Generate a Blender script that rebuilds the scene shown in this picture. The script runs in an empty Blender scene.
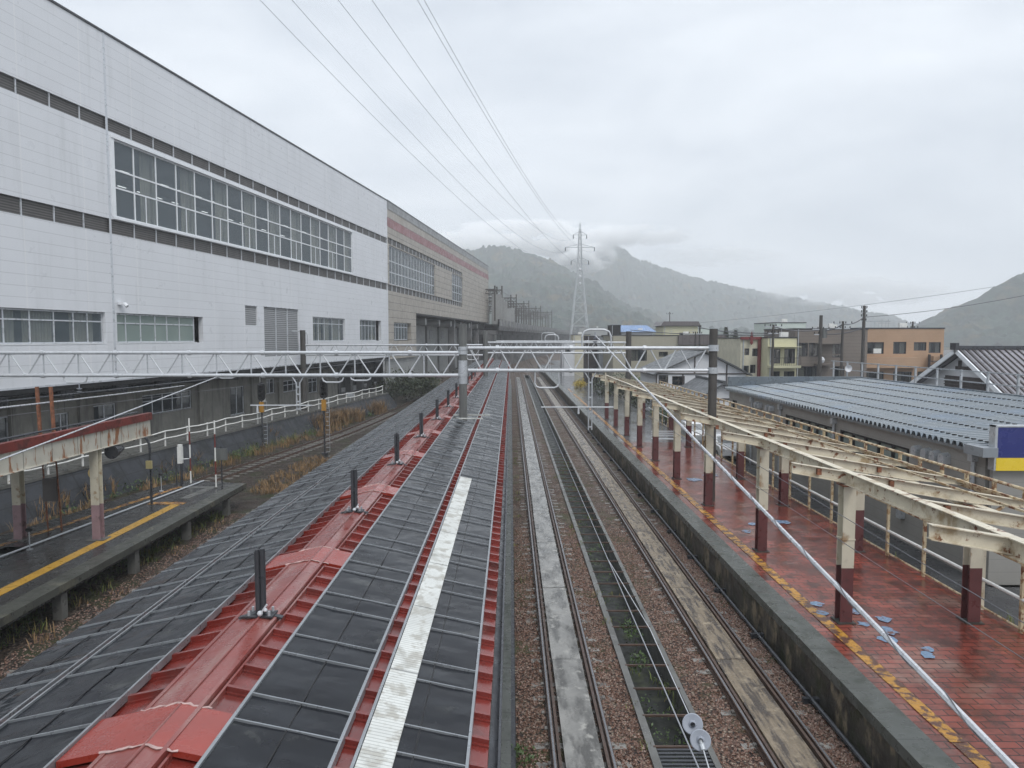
import bpy, math, random
from mathutils import Vector, Matrix, noise
random.seed(7)
sc = bpy.context.scene
COL = sc.collection
R = math.radians

# ------------------------------------------------------------------ camera
cam_d = bpy.data.cameras.new('camera'); cam = bpy.data.objects.new('camera', cam_d); COL.objects.link(cam)
cam.location = (0, 0, 8); cam.rotation_euler = (R(90 - 3.84), 0, 0)
cam_d.sensor_width = 36; cam_d.lens = 700 / 1024 * 36; cam_d.shift_x = 1 / 1024
cam_d.clip_start = 0.1; cam_d.clip_end = 6000
sc.camera = cam
# ------------------------------------------------------------------ world: overcast
SUN_EL, SUN_AZ = 52, 150
w = bpy.data.worlds.new('World'); sc.world = w; w.use_nodes = True
nt = w.node_tree; N = nt.nodes; L = nt.links; N.clear()
out = N.new('ShaderNodeOutputWorld'); bg = N.new('ShaderNodeBackground')
sky = N.new('ShaderNodeTexSky'); sky.sky_type = 'NISHITA'; sky.sun_disc = False
sky.sun_elevation = R(SUN_EL); sky.sun_rotation = R(SUN_AZ); sky.air_density = 1.4; sky.dust_density = 2
tc = N.new('ShaderNodeTexCoord')
sep = N.new('ShaderNodeSeparateXYZ'); L.new(tc.outputs['Generated'], sep.inputs[0])
mp = N.new('ShaderNodeMapping'); mp.inputs['Scale'].default_value = (1.0, 1.0, 3.2); L.new(tc.outputs['Generated'], mp.inputs[0])
nz = N.new('ShaderNodeTexNoise'); nz.inputs['Scale'].default_value = 2.6; nz.inputs['Detail'].default_value = 7; nz.inputs['Roughness'].default_value = .55
nz.inputs['Distortion'].default_value = .4
L.new(mp.outputs[0], nz.inputs['Vector'])
cr = N.new('ShaderNodeValToRGB'); L.new(nz.outputs['Fac'], cr.inputs[0])
cr.color_ramp.elements[0].position = .34; cr.color_ramp.elements[0].color = (.465, .505, .56, 1)
cr.color_ramp.elements[1].position = .68; cr.color_ramp.elements[1].color = (.64, .675, .72, 1)
# an overcast sky is brightest overhead
zr = N.new('ShaderNodeMapRange'); zr.inputs[1].default_value = .45; zr.inputs[2].default_value = 1.0
zr.inputs[3].default_value = 1.0; zr.inputs[4].default_value = 1.75; L.new(sep.outputs['Z'], zr.inputs[0])
mul = N.new('ShaderNodeVectorMath'); mul.operation = 'SCALE'; L.new(cr.outputs[0], mul.inputs[0]); L.new(zr.outputs[0], mul.inputs['Scale'])
ssc = N.new('ShaderNodeVectorMath'); ssc.operation = 'SCALE'; ssc.inputs['Scale'].default_value = .05; L.new(sky.outputs[0], ssc.inputs[0])
mx = N.new('ShaderNodeMix'); mx.data_type = 'RGBA'; mx.inputs[0].default_value = .93
L.new(ssc.outputs[0], mx.inputs[6]); L.new(mul.outputs[0], mx.inputs[7])
L.new(mx.outputs[2], bg.inputs[0]); bg.inputs[1].default_value = 1.0
L.new(bg.outputs[0], out.inputs[0])
sd = bpy.data.lights.new('sun', 'SUN'); sd.energy = .9; sd.angle = R(20); sd.color = (1, .97, .93)
sun = bpy.data.objects.new('sun', sd); COL.objects.link(sun)
sun.rotation_euler = (R(90 - SUN_EL), 0, R(180 - SUN_AZ))
sc.view_settings.view_transform = 'Standard'; sc.view_settings.look = 'None'
sc.view_settings.exposure = 0.72; sc.view_settings.gamma = 1.0
sc.cycles.use_denoising = True
sc.cycles.volume_bounces = 10; sc.cycles.max_bounces = 12; sc.cycles.transparent_max_bounces = 12

# ------------------------------------------------------------------ helpers
def mat(name, col, rough=.5, var=.18, scale=1.5, col2=None, thr=(.5, .62), scale2=3, bump=.1, bscale=25,
        metal=0., rvar=.15, stretch=(1, 1, 1), stretch2=None, spec=.5, grooves=None, coat=0., bricks=None, cells=None, col3=None, thr3=(.6, .7), scale3=1.):
    m = bpy.data.materials.new(name); m.use_nodes = True
    nt = m.node_tree; N = nt.nodes; L = nt.links
    p = N['Principled BSDF']
    tc = N.new('ShaderNodeTexCoord')
    info = N.new('ShaderNodeObjectInfo')
    off = N.new('ShaderNodeVectorMath'); off.operation = 'ADD'
    rs = N.new('ShaderNodeMath'); rs.operation = 'MULTIPLY'; rs.inputs[1].default_value = 37.
    L.new(info.outputs['Random'], rs.inputs[0]); L.new(tc.outputs['Object'], off.inputs[0]); L.new(rs.outputs[0], off.inputs[1])
    def noise_(s, st, det=6):
        mp = N.new('ShaderNodeMapping'); mp.inputs['Scale'].default_value = st; L.new(off.outputs[0], mp.inputs[0])
        n = N.new('ShaderNodeTexNoise'); n.inputs['Scale'].default_value = s; n.inputs['Detail'].default_value = det; n.inputs['Roughness'].default_value = .6
        L.new(mp.outputs[0], n.inputs['Vector']); return n
    def mix(a, b, f, bt='MIX'):
        x = N.new('ShaderNodeMix'); x.data_type = 'RGBA'; x.blend_type = bt
        for i, q in ((6, a), (7, b)):
            if hasattr(q, 'is_linked'): L.new(q, x.inputs[i])
            else: x.inputs[i].default_value = (*q, 1)
        if hasattr(f, 'is_linked'): L.new(f, x.inputs[0])
        else: x.inputs[0].default_value = f
        return x.outputs[2]
    def ramp(src, lo, hi):
        r = N.new('ShaderNodeMapRange'); r.inputs[1].default_value = lo; r.inputs[2].default_value = hi; L.new(src, r.inputs[0]); return r.outputs[0]
    n1 = noise_(scale, stretch)
    c = mix(tuple(x * (1 - var) for x in col), tuple(min(1, x * (1 + var)) for x in col), ramp(n1.outputs['Fac'], .3, .7))
    if cells:   # small stones of different colour
        vo = N.new('ShaderNodeTexVoronoi'); vo.inputs['Scale'].default_value = cells[0]; L.new(tc.outputs['Object'], vo.inputs['Vector'])
        sx = N.new('ShaderNodeSeparateColor'); L.new(vo.outputs['Color'], sx.inputs[0])
        c = mix(c, cells[1], ramp(sx.outputs[0], .45, .9)); c = mix(c, cells[2], ramp(sx.outputs[1], .72, .8))
        dk = ramp(vo.outputs['Distance'], .15, .75)
        c = mix(c, (.012, .010, .009), dk)
    if col2:
        n2 = noise_(scale2, stretch2 or stretch)
        c = mix(c, col2, ramp(n2.outputs['Fac'], *thr))
    if col3:
        n3 = noise_(scale3, (1, 1, 1))
        c = mix(c, col3, ramp(n3.outputs['Fac'], *thr3))
    bh = noise_(bscale, (1, 1, 1), 3).outputs['Fac']
    if bricks:  # (width, height, mortar, mortar colour)
        bt = N.new('ShaderNodeTexBrick'); bt.inputs['Scale'].default_value = 1
        bt.inputs['Brick Width'].default_value = bricks[0]; bt.inputs['Row Height'].default_value = bricks[1]; bt.inputs['Mortar Size'].default_value = bricks[2]
        bt.inputs['Color1'].default_value = (.80, .80, .80, 1); bt.inputs['Color2'].default_value = (1.15, 1.15, 1.15, 1); bt.inputs['Mortar'].default_value = (*bricks[3], 1)
        if len(bricks) > 4: bt.offset = bricks[4]
        src = tc.outputs['Object']
        if len(bricks) > 5:
            sp = N.new('ShaderNodeSeparateXYZ'); cb = N.new('ShaderNodeCombineXYZ'); L.new(src, sp.inputs[0])
            L.new(sp.outputs['XYZ'.index(bricks[5][0])], cb.inputs[0]); L.new(sp.outputs['XYZ'.index(bricks[5][1])], cb.inputs[1]); src = cb.outputs[0]
        L.new(src, bt.inputs['Vector'])
        c = mix(c, bt.outputs['Color'], 1., 'MULTIPLY')
    if grooves:  # (axis, period, width, strength)
        for (ax, per, wd, st) in grooves:
            sp = N.new('ShaderNodeSeparateXYZ'); L.new(tc.outputs['Object'], sp.inputs[0])
            d = N.new('ShaderNodeMath'); d.operation = 'DIVIDE'; d.inputs[1].default_value = per; L.new(sp.outputs['XYZ'.index(ax)], d.inputs[0])
            fr = N.new('ShaderNodeMath'); fr.operation = 'FRACT'; L.new(d.outputs[0], fr.inputs[0])
            ls = N.new('ShaderNodeMath'); ls.operation = 'LESS_THAN'; ls.inputs[1].default_value = wd / per; L.new(fr.outputs[0], ls.inputs[0])
            ms = N.new('ShaderNodeMath'); ms.operation = 'MULTIPLY'; ms.inputs[1].default_value = abs(st); L.new(ls.outputs[0], ms.inputs[0])
            c = mix(c, (.02, .02, .022) if st > 0 else (.75, .75, .75), ms.outputs[0])
    L.new(c, p.inputs['Base Color'])
    nr = noise_(scale * 1.7 + .6, (1, 1, 1), 4)
    rr = N.new('ShaderNodeMapRange'); rr.inputs[1].default_value = .35; rr.inputs[2].default_value = .65
    rr.inputs[3].default_value = max(.03, rough - rvar); rr.inputs[4].default_value = min(1, rough + rvar); L.new(nr.outputs['Fac'], rr.inputs[0])
    L.new(rr.outputs[0], p.inputs['Roughness'])
    p.inputs['Metallic'].default_value = metal; p.inputs['Specular IOR Level'].default_value = spec
    p.inputs['Coat Weight'].default_value = coat; p.inputs['Coat Roughness'].default_value = .12
    if bump:
        b = N.new('ShaderNodeBump'); b.inputs['Strength'].default_value = bump; b.inputs['Distance'].default_value = .02
        L.new(bh, b.inputs['Height'])
        if cells:
            b2 = N.new('ShaderNodeBump'); b2.inputs['Strength'].default_value = .9; b2.inputs['Distance'].default_value = .04; b2.invert = True
            L.new(vo.outputs['Distance'], b2.inputs['Height']); L.new(b.outputs[0], b2.inputs['Normal']); L.new(b2.outputs[0], p.inputs['Normal'])
        else: L.new(b.outputs[0], p.inputs['Normal'])
    return m

def glass(name, tint=(.05, .065, .075), see=.45, rough=.04):
    m = bpy.data.materials.new(name); m.use_nodes = True
    N = m.node_tree.nodes; L = m.node_tree.links; p = N['Principled BSDF']
    p.inputs['Base Color'].default_value = (*tint, 1); p.inputs['Roughness'].default_value = rough; p.inputs['Specular IOR Level'].default_value = .8
    t = N.new('ShaderNodeBsdfTransparent'); t.inputs[0].default_value = (.95, .96, .96, 1)
    x = N.new('ShaderNodeMixShader'); x.inputs[0].default_value = see
    L.new(p.outputs[0], x.inputs[1]); L.new(t.outputs[0], x.inputs[2]); L.new(x.outputs[0], N['Material Output'].inputs[0])
    return m

class MB:
    def __init__(s): s.v = []; s.f = []; s.m = []; s.cm = 0
    def add(s, vs, fs):
        b = len(s.v); s.v += [tuple(v) for v in vs]
        for f in fs: s.f.append([b + i for i in f]); s.m.append(s.cm)
        return s
    def box(s, x0, x1, y0, y1, z0, z1):
        x0, x1 = min(x0, x1), max(x0, x1); y0, y1 = min(y0, y1), max(y0, y1); z0, z1 = min(z0, z1), max(z0, z1)
        return s.add([(x0,y0,z0),(x1,y0,z0),(x1,y1,z0),(x0,y1,z0),(x0,y0,z1),(x1,y0,z1),(x1,y1,z1),(x0,y1,z1)],
                     [(3,2,1,0),(4,5,6,7),(0,1,5,4),(1,2,6,5),(2,3,7,6),(3,0,4,7)])
    def beam(s, p, q, w_, h_, up=(0, 0, 1)):
        p, q = Vector(p), Vector(q); d = (q - p).normalized(); u = Vector(up)
        a = d.cross(u)
        if a.length < 1e-4: a = d.cross(Vector((1, 0, 0)))
        a.normalize(); b = a.cross(d).normalized(); a *= w_ / 2; b *= h_ / 2
        vs = [p - a - b, p + a - b, p + a + b, p - a + b, q - a - b, q + a - b, q + a + b, q - a + b]
        return s.add(vs, [(0,1,2,3),(7,6,5,4),(1,0,4,5),(2,1,5,6),(3,2,6,7),(0,3,7,4)])
    def ibeam(s, p, q, w_, h_, t=.02, h2=None):
        # web plus two flanges; h2 = height at q
        p, q = Vector(p), Vector(q); h2 = h2 or h_
        z = Vector((0, 0, 1)); d = (q - p).normalized(); a = d.cross(z).normalized()
        def quadbar(p0, p1, ww, a0, a1, b0, b1):
            A = a * ww / 2
            vs = [p0 - A + z*a0, p0 + A + z*a0, p0 + A + z*a1, p0 - A + z*a1, p1 - A + z*b0, p1 + A + z*b0, p1 + A + z*b1, p1 - A + z*b1]
            s.add(vs, [(0,1,2,3),(7,6,5,4),(1,0,4,5),(2,1,5,6),(3,2,6,7),(0,3,7,4)])
        quadbar(p, q, t, -h_ + t, -t, -h2 + t, -t)       # web (p,q on the top face)
        quadbar(p, q, w_, -t, 0, -t, 0)
        quadbar(p, q, w_, -h_, -h_ + t, -h2, -h2 + t)
        return s
    def tube(s, p, q, r, n=8, r2=None, cap=True):
        p, q = Vector(p), Vector(q); d = (q - p).normalized(); r2 = r if r2 is None else r2
        a = d.cross(Vector((0, 0, 1)))
        if a.length < 1e-3: a = Vector((1, 0, 0))
        a.normalize(); b = d.cross(a)
        vs = []
        for c, rr in ((p, r), (q, r2)):
            for i in range(n):
                t = 2 * math.pi * i / n; vs.append(c + a * (rr * math.cos(t)) + b * (rr * math.sin(t)))
        fs = [(i, (i + 1) % n, n + (i + 1) % n, n + i) for i in range(n)]
        if cap: fs += [tuple(range(n))[::-1], tuple(range(n, 2 * n))]
        return s.add(vs, fs)
    def path(s, pts, r, n=6):
        pts = [Vector(p) for p in pts]; vs = []
        for k, p in enumerate(pts):
            d = (pts[min(k + 1, len(pts) - 1)] - pts[max(k - 1, 0)]).normalized()
            a = d.cross(Vector((0, 0, 1)))
            if a.length < 1e-3: a = d.cross(Vector((0, 1, 0)))
            a.normalize(); b = d.cross(a)
            rr = r[k] if isinstance(r, (list, tuple)) else r
            for i in range(n):
                t = 2 * math.pi * i / n; vs.append(p + a * (rr * math.cos(t)) + b * (rr * math.sin(t)))
        fs = [(k * n + i, k * n + (i + 1) % n, (k + 1) * n + (i + 1) % n, (k + 1) * n + i) for k in range(len(pts) - 1) for i in range(n)]
        fs += [tuple(range(n))[::-1], tuple(range((len(pts) - 1) * n, len(pts) * n))]
        return s.add(vs, fs)
    def quad(s, *p): return s.add(p, [tuple(range(len(p)))])
    def prism(s, poly, lo, hi, axis='Y'):
        n = len(poly)
        if axis == 'Y': f = lambda a, b, c: (a, c, b)
        elif axis == 'X': f = lambda a, b, c: (c, a, b)
        else: f = lambda a, b, c: (a, b, c)
        vs = [f(a, b, lo) for a, b in poly] + [f(a, b, hi) for a, b in poly]
        fs = [(i, (i + 1) % n, n + (i + 1) % n, n + i) for i in range(n)] + [tuple(range(n))[::-1], tuple(range(n, 2 * n))]
        return s.add(vs, fs)
    def sphere(s, c, r, n=12, sz=1.):
        c = Vector(c); vs = []; k = n // 2
        for j in range(k + 1):
            ph = math.pi * j / k
            for i in range(n):
                t = 2 * math.pi * i / n; vs.append(c + Vector((r * math.sin(ph) * math.cos(t), r * math.sin(ph) * math.sin(t), r * sz * math.cos(ph))))
        return s.add(vs, [(j * n + i, j * n + (i + 1) % n, (j + 1) * n + (i + 1) % n, (j + 1) * n + i) for j in range(k) for i in range(n)])
    def build(s, name, m, parent=None, local=False, smooth=False):
        me = bpy.data.meshes.new(name)
        off = Vector((0, 0, 0))
        if parent is not None and not local:
            q = parent
            while q is not None: off += Vector(q.location); q = q.parent
        me.from_pydata([tuple(Vector(v) - off) for v in s.v], [], s.f)
        for x in (m if isinstance(m, (list, tuple)) else [m]): me.materials.append(x)
        for i, p in enumerate(me.polygons):
            p.material_index = s.m[i]; p.use_smooth = smooth
        me.update()
        o = bpy.data.objects.new(name, me); COL.objects.link(o)
        if parent is not None: o.parent = parent
        if smooth:
            try: me.set_sharp_from_angle(angle=R(40))
            except Exception: pass
        return o

def tag(o, label=None, cat=None, group=None, kind=None):
    if label: o['label'] = label
    if cat: o['category'] = cat
    if group: o['group'] = group
    if kind: o['kind'] = kind
    return o
def thing(name, label, cat, loc=(0, 0, 0), rz=0, group=None):
    o = bpy.data.objects.new(name, None); COL.objects.link(o); o.location = loc; o.rotation_euler = (0, 0, rz); o.empty_display_size = .3
    return tag(o, label, cat, group)
def kids(o): return [c for c in COL.objects if c.parent == o]
def copy_tree(o, loc=None, rz=None, label=None, parent=None, tree=None):
    c = o.copy(); COL.objects.link(c); c.parent = parent
    if loc is not None: c.location = loc
    if rz is not None: c.rotation_euler = (0, 0, rz)
    if label: c['label'] = label
    for ch in (o.children if tree is None else tree[o]): copy_tree(ch, parent=c)
    return c
ORD = ['nearest', 'second', 'third', 'fourth', 'fifth', 'sixth', 'seventh', 'eighth', 'ninth', 'tenth', 'eleventh', 'twelfth', 'thirteenth', 'fourteenth', 'fifteenth', 'sixteenth', 'seventeenth', 'eighteenth', 'nineteenth', 'twentieth']

def wall_holes(mb, x0, x1, z0, z1, holes, y=0., depth=.2):
    """front wall on the plane y (facing -y) with rectangular holes (x0,x1,z0,z1) and their reveals"""
    xs = sorted(set([x0, x1] + [h[0] for h in holes] + [h[1] for h in holes])); zs = sorted(set([z0, z1] + [h[2] for h in holes] + [h[3] for h in holes]))
    xs = [x for x in xs if x0 <= x <= x1]; zs = [z for z in zs if z0 <= z <= z1]
    for i in range(len(xs) - 1):
        for j in range(len(zs) - 1):
            cx, cz = (xs[i] + xs[i + 1]) / 2, (zs[j] + zs[j + 1]) / 2
            if any(h[0] < cx < h[1] and h[2] < cz < h[3] for h in holes): continue
            mb.quad((xs[i], y, zs[j]), (xs[i + 1], y, zs[j]), (xs[i + 1], y, zs[j + 1]), (xs[i], y, zs[j + 1]))
    for a, b, c, d in holes:
        mb.quad((a, y, c), (b, y, c), (b, y + depth, c), (a, y + depth, c))
        mb.quad((a, y, d), (a, y + depth, d), (b, y + depth, d), (b, y, d))
        mb.quad((a, y, c), (a, y + depth, c), (a, y + depth, d), (a, y, d))
        mb.quad((b, y, c), (b, y, d), (b, y + depth, d), (b, y + depth, c))

# ------------------------------------------------------------------ materials
RUST = (.16, .055, .02)
m_ground = mat('wet_earth', (.045, .042, .038), .55, .4, .25, (.06, .055, .03), (.5, .7), .6, bump=.4)
m_asph = mat('wet_asphalt', (.05, .052, .055), .3, .25, .4, (.035, .036, .04), (.45, .6), .8, bump=.15, bscale=60)
m_ballast = mat('ballast', (.115, .058, .038), .6, .4, .35, (.050, .040, .016), (.52, .66), .8, bump=.2, bscale=30,
                spec=.25, cells=(15., (.20, .115, .08), (.33, .26, .20)), col3=(.05, .05, .018), thr3=(.56, .68), scale3=.9)
m_darkbed = mat('dark_bed', (.040, .030, .022), .6, .5, .6, (.030, .034, .014), (.5, .62), .9, bump=.2, spec=.25, cells=(15., (.09, .06, .045), (.16, .12, .09)))
m_stone = mat('ballast_stone', (.125, .066, .045), .42, .75, 26, (.30, .23, .18), (.56, .60), 21, bump=.3, bscale=60)
m_rail = mat('rail_rust', (.07, .042, .030), .5, .3, 3, bump=.2)
m_railtop = mat('rail_head', (.22, .22, .23), .3, .15, 3, metal=.8, bump=0)
m_sleeper = mat('sleeper_concrete', (.19, .18, .165), .55, .35, 4, (.08, .07, .06), (.5, .6), 5, bump=.3)
m_slab = mat('slab_concrete', (.225, .22, .205), .22, .3, 1.2, (.075, .072, .065), (.46, .62), 1.6, bump=.15, stretch2=(2, .6, 1), col3=(.36, .35, .32), thr3=(.58, .68), scale3=4)
m_slab2 = mat('slab_timber', (.185, .145, .098), .30, .35, 2.5, (.055, .042, .032), (.47, .57), 2.2, bump=.3, stretch=(4, .5, 1), col3=(.33, .27, .19), thr3=(.56, .70), scale3=3)
m_conc = mat('wet_concrete', (.12, .12, .112), .4, .25, .8, (.08, .08, .074), (.5, .64), 1.6, bump=.2)
m_concdk = mat('stained_concrete', (.035, .036, .032), .5, .35, 1.4, (.04, .042, .035), (.46, .6), 2.4, bump=.3, stretch2=(1, 1, .35))
m_cope = mat('coping', (.085, .092, .084), .33, .2, 2, (.045, .052, .042), (.5, .66), 2.2, bump=.25, bscale=50, grooves=[('Y', .9, .02, .8)])
m_pwall = mat('platform_wall', (.050, .046, .038), .45, .5, 1.3, (.21, .17, .115), (.53, .62), 2.0, bump=.5, bscale=18, stretch2=(1, 1, .45), grooves=[('Y', .9, .035, .8)], col3=(.03, .036, .018), thr3=(.52, .64), scale3=2.2)
m_pave = mat('red_paving', (.20, .048, .033), .13, .4, .9, (.075, .026, .02), (.48, .66), 1.6, bump=.14, bscale=40, rvar=.12,
             bricks=(.42, .21, .015, (.28, .26, .24)), col3=(.22, .12, .095), thr3=(.52, .68), scale3=.7, spec=.6)
m_pavegrey = mat('grey_paving', (.13, .135, .14), .16, .2, .5, (.085, .08, .08), (.48, .6), .7, bump=.08, bscale=40, rvar=.1, bricks=(.9, .6, .02, (.5, .5, .5)))
m_yel = mat('yellow_line', (.44, .22, .035), .3, .25, 3, (.10, .045, .03), (.47, .54), 4.2, bump=.2, bscale=40, grooves=[('Y', .3, .012, .6)])
m_yel2 = mat('yellow_line_clean', (.44, .25, .035), .36, .15, 3, (.20, .15, .07), (.62, .7), 3, bump=.1)
m_moss = mat('moss_dirt', (.07, .066, .03), .7, .5, 3, (.10, .07, .035), (.5, .6), 4, bump=.6, bscale=40)
m_blue = mat('blue_paint', (.16, .25, .37), .25, .2, 5, (.14, .06, .05), (.54, .64), 5, bump=.1)
m_red = mat('red_roof', (.165, .024, .018), .26, .2, 1.2, (.085, .022, .018), (.5, .7), 1.5, bump=.08, bscale=14, rvar=.12, spec=.6, coat=.25, col3=(.20, .07, .06), thr3=(.57, .70), scale3=1.1)
m_redcap = mat('red_ridge', (.19, .042, .034), .3, .2, 1.5, (.24, .115, .10), (.5, .68), 1.6, bump=.1, bscale=14, spec=.6, coat=.25, stretch2=(3, .5, 1))
m_redfresh = mat('fresh_red', (.24, .028, .016), .25, .12, 2, bump=.05, spec=.6, coat=.3)
m_white_trim = mat('sealant', (.42, .30, .28), .5, .2, 6, bump=.2)
m_sheet = mat('black_sheet', (.006, .007, .010), .18, .3, .8, (.016, .018, .022), (.5, .62), 1.2, bump=.6, bscale=1.8, rvar=.12, col3=(.035, .037, .036), thr3=(.6, .72), scale3=2.2, spec=.26, stretch2=(.6, 2, 1))
m_alu = mat('aluminium', (.29, .305, .32), .34, .12, 3, metal=.55, bump=.03)
m_pale = mat('pale_plate', (.58, .59, .56), .42, .15, 1.5, (.30, .30, .27), (.50, .70), 3, bump=.2, bscale=30, grooves=[('Y', .05, .012, .35), ('Y', 1.82, .03, .6)], col3=(.38, .37, .33), thr3=(.5, .62), scale3=6)
m_dksteel = mat('dark_steel', (.055, .058, .065), .35, .2, 3, metal=.4)
m_galv = mat('galvanised', (.42, .44, .46), .38, .14, 4, metal=.35, bump=.05)
m_galvw = mat('galvanised_pale', (.50, .52, .54), .4, .1, 4, metal=.2, bump=.05)
m_pole = mat('concrete_pole', (.12, .125, .12), .55, .22, 1.6, (.09, .092, .09), (.5, .62), 2, bump=.25, stretch=(3, 3, .4))
m_polebr = mat('brown_pole', (.055, .050, .045), .55, .25, 1.6, bump=.2)
m_cream = mat('cream_paint', (.56, .51, .40), .42, .1, 2.5, RUST, (.585, .64), 4.2, bump=.15, col3=(.33, .25, .15), thr3=(.53, .66), scale3=1.8)
m_creamrust = mat('cream_rusty', (.54, .45, .29), .5, .15, 3, RUST, (.48, .57), 6, bump=.25, col3=(.36, .24, .12), thr3=(.52, .62), scale3=3)
m_creamcol = mat('cream_column', (.50, .465, .37), .42, .1, 2, (.27, .18, .10), (.56, .66), 2.6, bump=.15)
m_rust = mat('rust', (.20, .075, .035), .7, .4, 6, (.12, .045, .02), (.5, .6), 9, bump=.4)
m_maroon = mat('maroon_paint', (.10, .030, .030), .38, .2, 2, (.07, .03, .03), (.55, .65), 5, bump=.1)
m_pink = mat('pink_paint', (.26, .17, .18), .45, .2, 3, (.12, .08, .08), (.56, .66), 4)
m_fascia = mat('rusty_fascia', (.44, .42, .36), .5, .12, 2, (.24, .10, .04), (.545, .62), 3.2, bump=.2, stretch2=(1.4, 1.4, .35), grooves=[('Y', 1.3, .035, .6)])
m_redbrown = mat('roof_edge_red', (.15, .025, .018), .45, .25, 2, (.08, .02, .015), (.5, .6), 4)
m_siding = mat('white_siding', (.64, .655, .68), .42, .04, .25, (.54, .555, .57), (.52, .80), 1.2, bump=.03, stretch2=(1.5, 1.5, .12), grooves=[('Z', .55, .035, .20), ('X', 4., .09, -.35)])
m_silver = mat('silver_trim', (.55, .57, .60), .35, .08, 2, metal=.3)
m_whitetrim = mat('white_trim', (.72, .74, .76), .4, .05, 2)
m_louvre = mat('louvre', (.105, .098, .092), .5, .15, 2, grooves=[('Z', .13, .07, .75)], bump=.05)
m_glouvre = mat('grey_louvre', (.33, .34, .35), .5, .1, 2, grooves=[('Z', .16, .08, .65)], bump=.05)
m_tile = mat('beige_tile', (.36, .33, .29), .5, .08, .5, (.29, .265, .23), (.5, .7), .4, bump=.05, grooves=[('Z', .95, .07, .7), ('X', 2.2, .06, .4)])
m_tileg = mat('grey_tile', (.24, .245, .25), .45, .1, .5, bump=.05, grooves=[('Z', .45, .04, .35), ('X', 2.2, .04, .25)])
m_tilep = mat('pink_tile', (.27, .125, .13), .45, .12, .5, bump=.05, grooves=[('Z', .9, .04, .25), ('X', 1.1, .04, .25)])
m_inner = mat('interior_grey', (.25, .29, .33), .8, .2, .4)
m_curtain = mat('curtain', (.85, .83, .70), .85, .12, 5, (.62, .62, .58), (.5, .6), 7, stretch=(3, 1, .15), stretch2=(4, 1, .1))
m_glass = glass('window_glass', (.14, .17, .19), .60)
m_glassdk = glass('dark_glass', (.02, .025, .03), .58)
m_glassgr = glass('green_glass', (.30, .37, .345), .42)
m_black = mat('black', (.008, .008, .009), .6, .2, 3)
m_fence = mat('white_rail', (.70, .70, .67), .45, .08, 3, (.40, .34, .26), (.64, .7), 5)
m_lowwall = mat('old_concrete_wall', (.17, .165, .145), .7, .2, .8, (.11, .105, .095), (.48, .62), 1.3, bump=.25, stretch2=(1.6, 1.6, .3), grooves=[('X', 3.6, .06, .5)])
m_bank = mat('bank_slabs', (.036, .039, .045), .62, .3, .8, (.026, .028, .03), (.5, .6), 1.4, bump=.25, spec=.25, grooves=[('X', 1.6, .10, .85), ('Z', .62, .05, .8)])
m_orange = mat('signal_yellow', (.38, .19, .025), .5, .15, 4)
m_greenleaf = mat('leaf_green', (.050, .085, .022), .6, .45, 2.5, bump=0)
m_dkleaf = mat('leaf_dark', (.030, .045, .016), .6, .5, 1.2, (.075, .06, .02), (.55, .7), 1.2, bump=0)
m_dry = mat('dry_grass', (.26, .165, .08), .75, .45, 1.6, (.10, .065, .03), (.48, .6), 2, bump=0)
m_yelleaf = mat('leaf_yellow', (.36, .27, .04), .7, .35, 2, bump=0)
m_drygreen = mat('grass_green', (.10, .13, .03), .7, .4, 1.5, (.22, .17, .06), (.5, .62), 2, bump=0)
m_shedwall = mat('shed_wall', (.145, .140, .130), .5, .06, .6, bump=.05, grooves=[('Z', .42, .012, .3)])
m_shedroof = mat('blue_grey_roof', (.155, .18, .20), .3, .08, .5, (.13, .175, .235), (.5, .7), .4, bump=.03, metal=.25, rvar=.06)
m_shedtrim = mat('shed_trim', (.20, .22, .24), .4, .1, 1)
m_signblue = mat('sign_blue', (.018, .026, .15), .3, .05, 1, bump=0, grooves=[('Z', .30, .012, .25)])
m_signyel = mat('sign_yellow', (.72, .52, .03), .35, .05, 1, bump=0)
m_ins = mat('insulator_porcelain', (.27, .29, .33), .2, .05, 3, bump=0)
m_cable = mat('cable_cover', (.50, .51, .53), .3, .12, 5, metal=.35, bump=.15)
m_wire = mat('wire', (.10, .10, .11), .5, .1, 3, bump=0)
m_hvwire = mat('line_wire', (.26, .27, .29), .5, .1, 3, bump=0)
m_viad = mat('viaduct_concrete', (.13, .13, .13), .6, .25, .2, (.07, .07, .07), (.5, .6), .3, bump=.1)
m_viadpale = mat('viaduct_panel', (.27, .275, .27), .6, .15, .3, bump=.1)
m_hill = mat('forest', (.020, .036, .024), .9, .7, .03, (.085, .062, .025), (.53, .66), .035, bump=1., bscale=.3, col3=(.007, .013, .008), thr3=(.48, .62), scale3=.09)

# ------------------------------------------------------------------ ground
mb = MB(); mb.quad((-685, -28, -1.), (1185, -28, -1.), (1185, 1765, -1.), (-685, 1765, -1.))
tag(mb.build('ground', m_ground), kind='structure')
mb = MB()
Xs = [-13.5, -12.4, -11, -9.0]
def strip(mb, x0, x1, y0, y1, z, dx=.4, dy=.5, amp=.02):
    nx = max(1, int((x1 - x0) / dx)); ny = max(1, int((y1 - y0) / dy)); b = len(mb.v)
    for j in range(ny + 1):
        for i in range(nx + 1):
            x = x0 + (x1 - x0) * i / nx; y = y0 + (y1 - y0) * j / ny
            mb.v.append((x, y, z + amp * noise.noise((x * 1.7, y * 1.7, 3))))
    for j in range(ny):
        for i in range(nx):
            a = b + j * (nx + 1) + i; mb.f.append([a, a + 1, a + nx + 2, a + nx + 1]); mb.m.append(mb.cm)
strip(mb, .10, 2.74, 1, 60, -.16); strip(mb, 3.98, 6.78, 1, 60, -.16)
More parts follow.
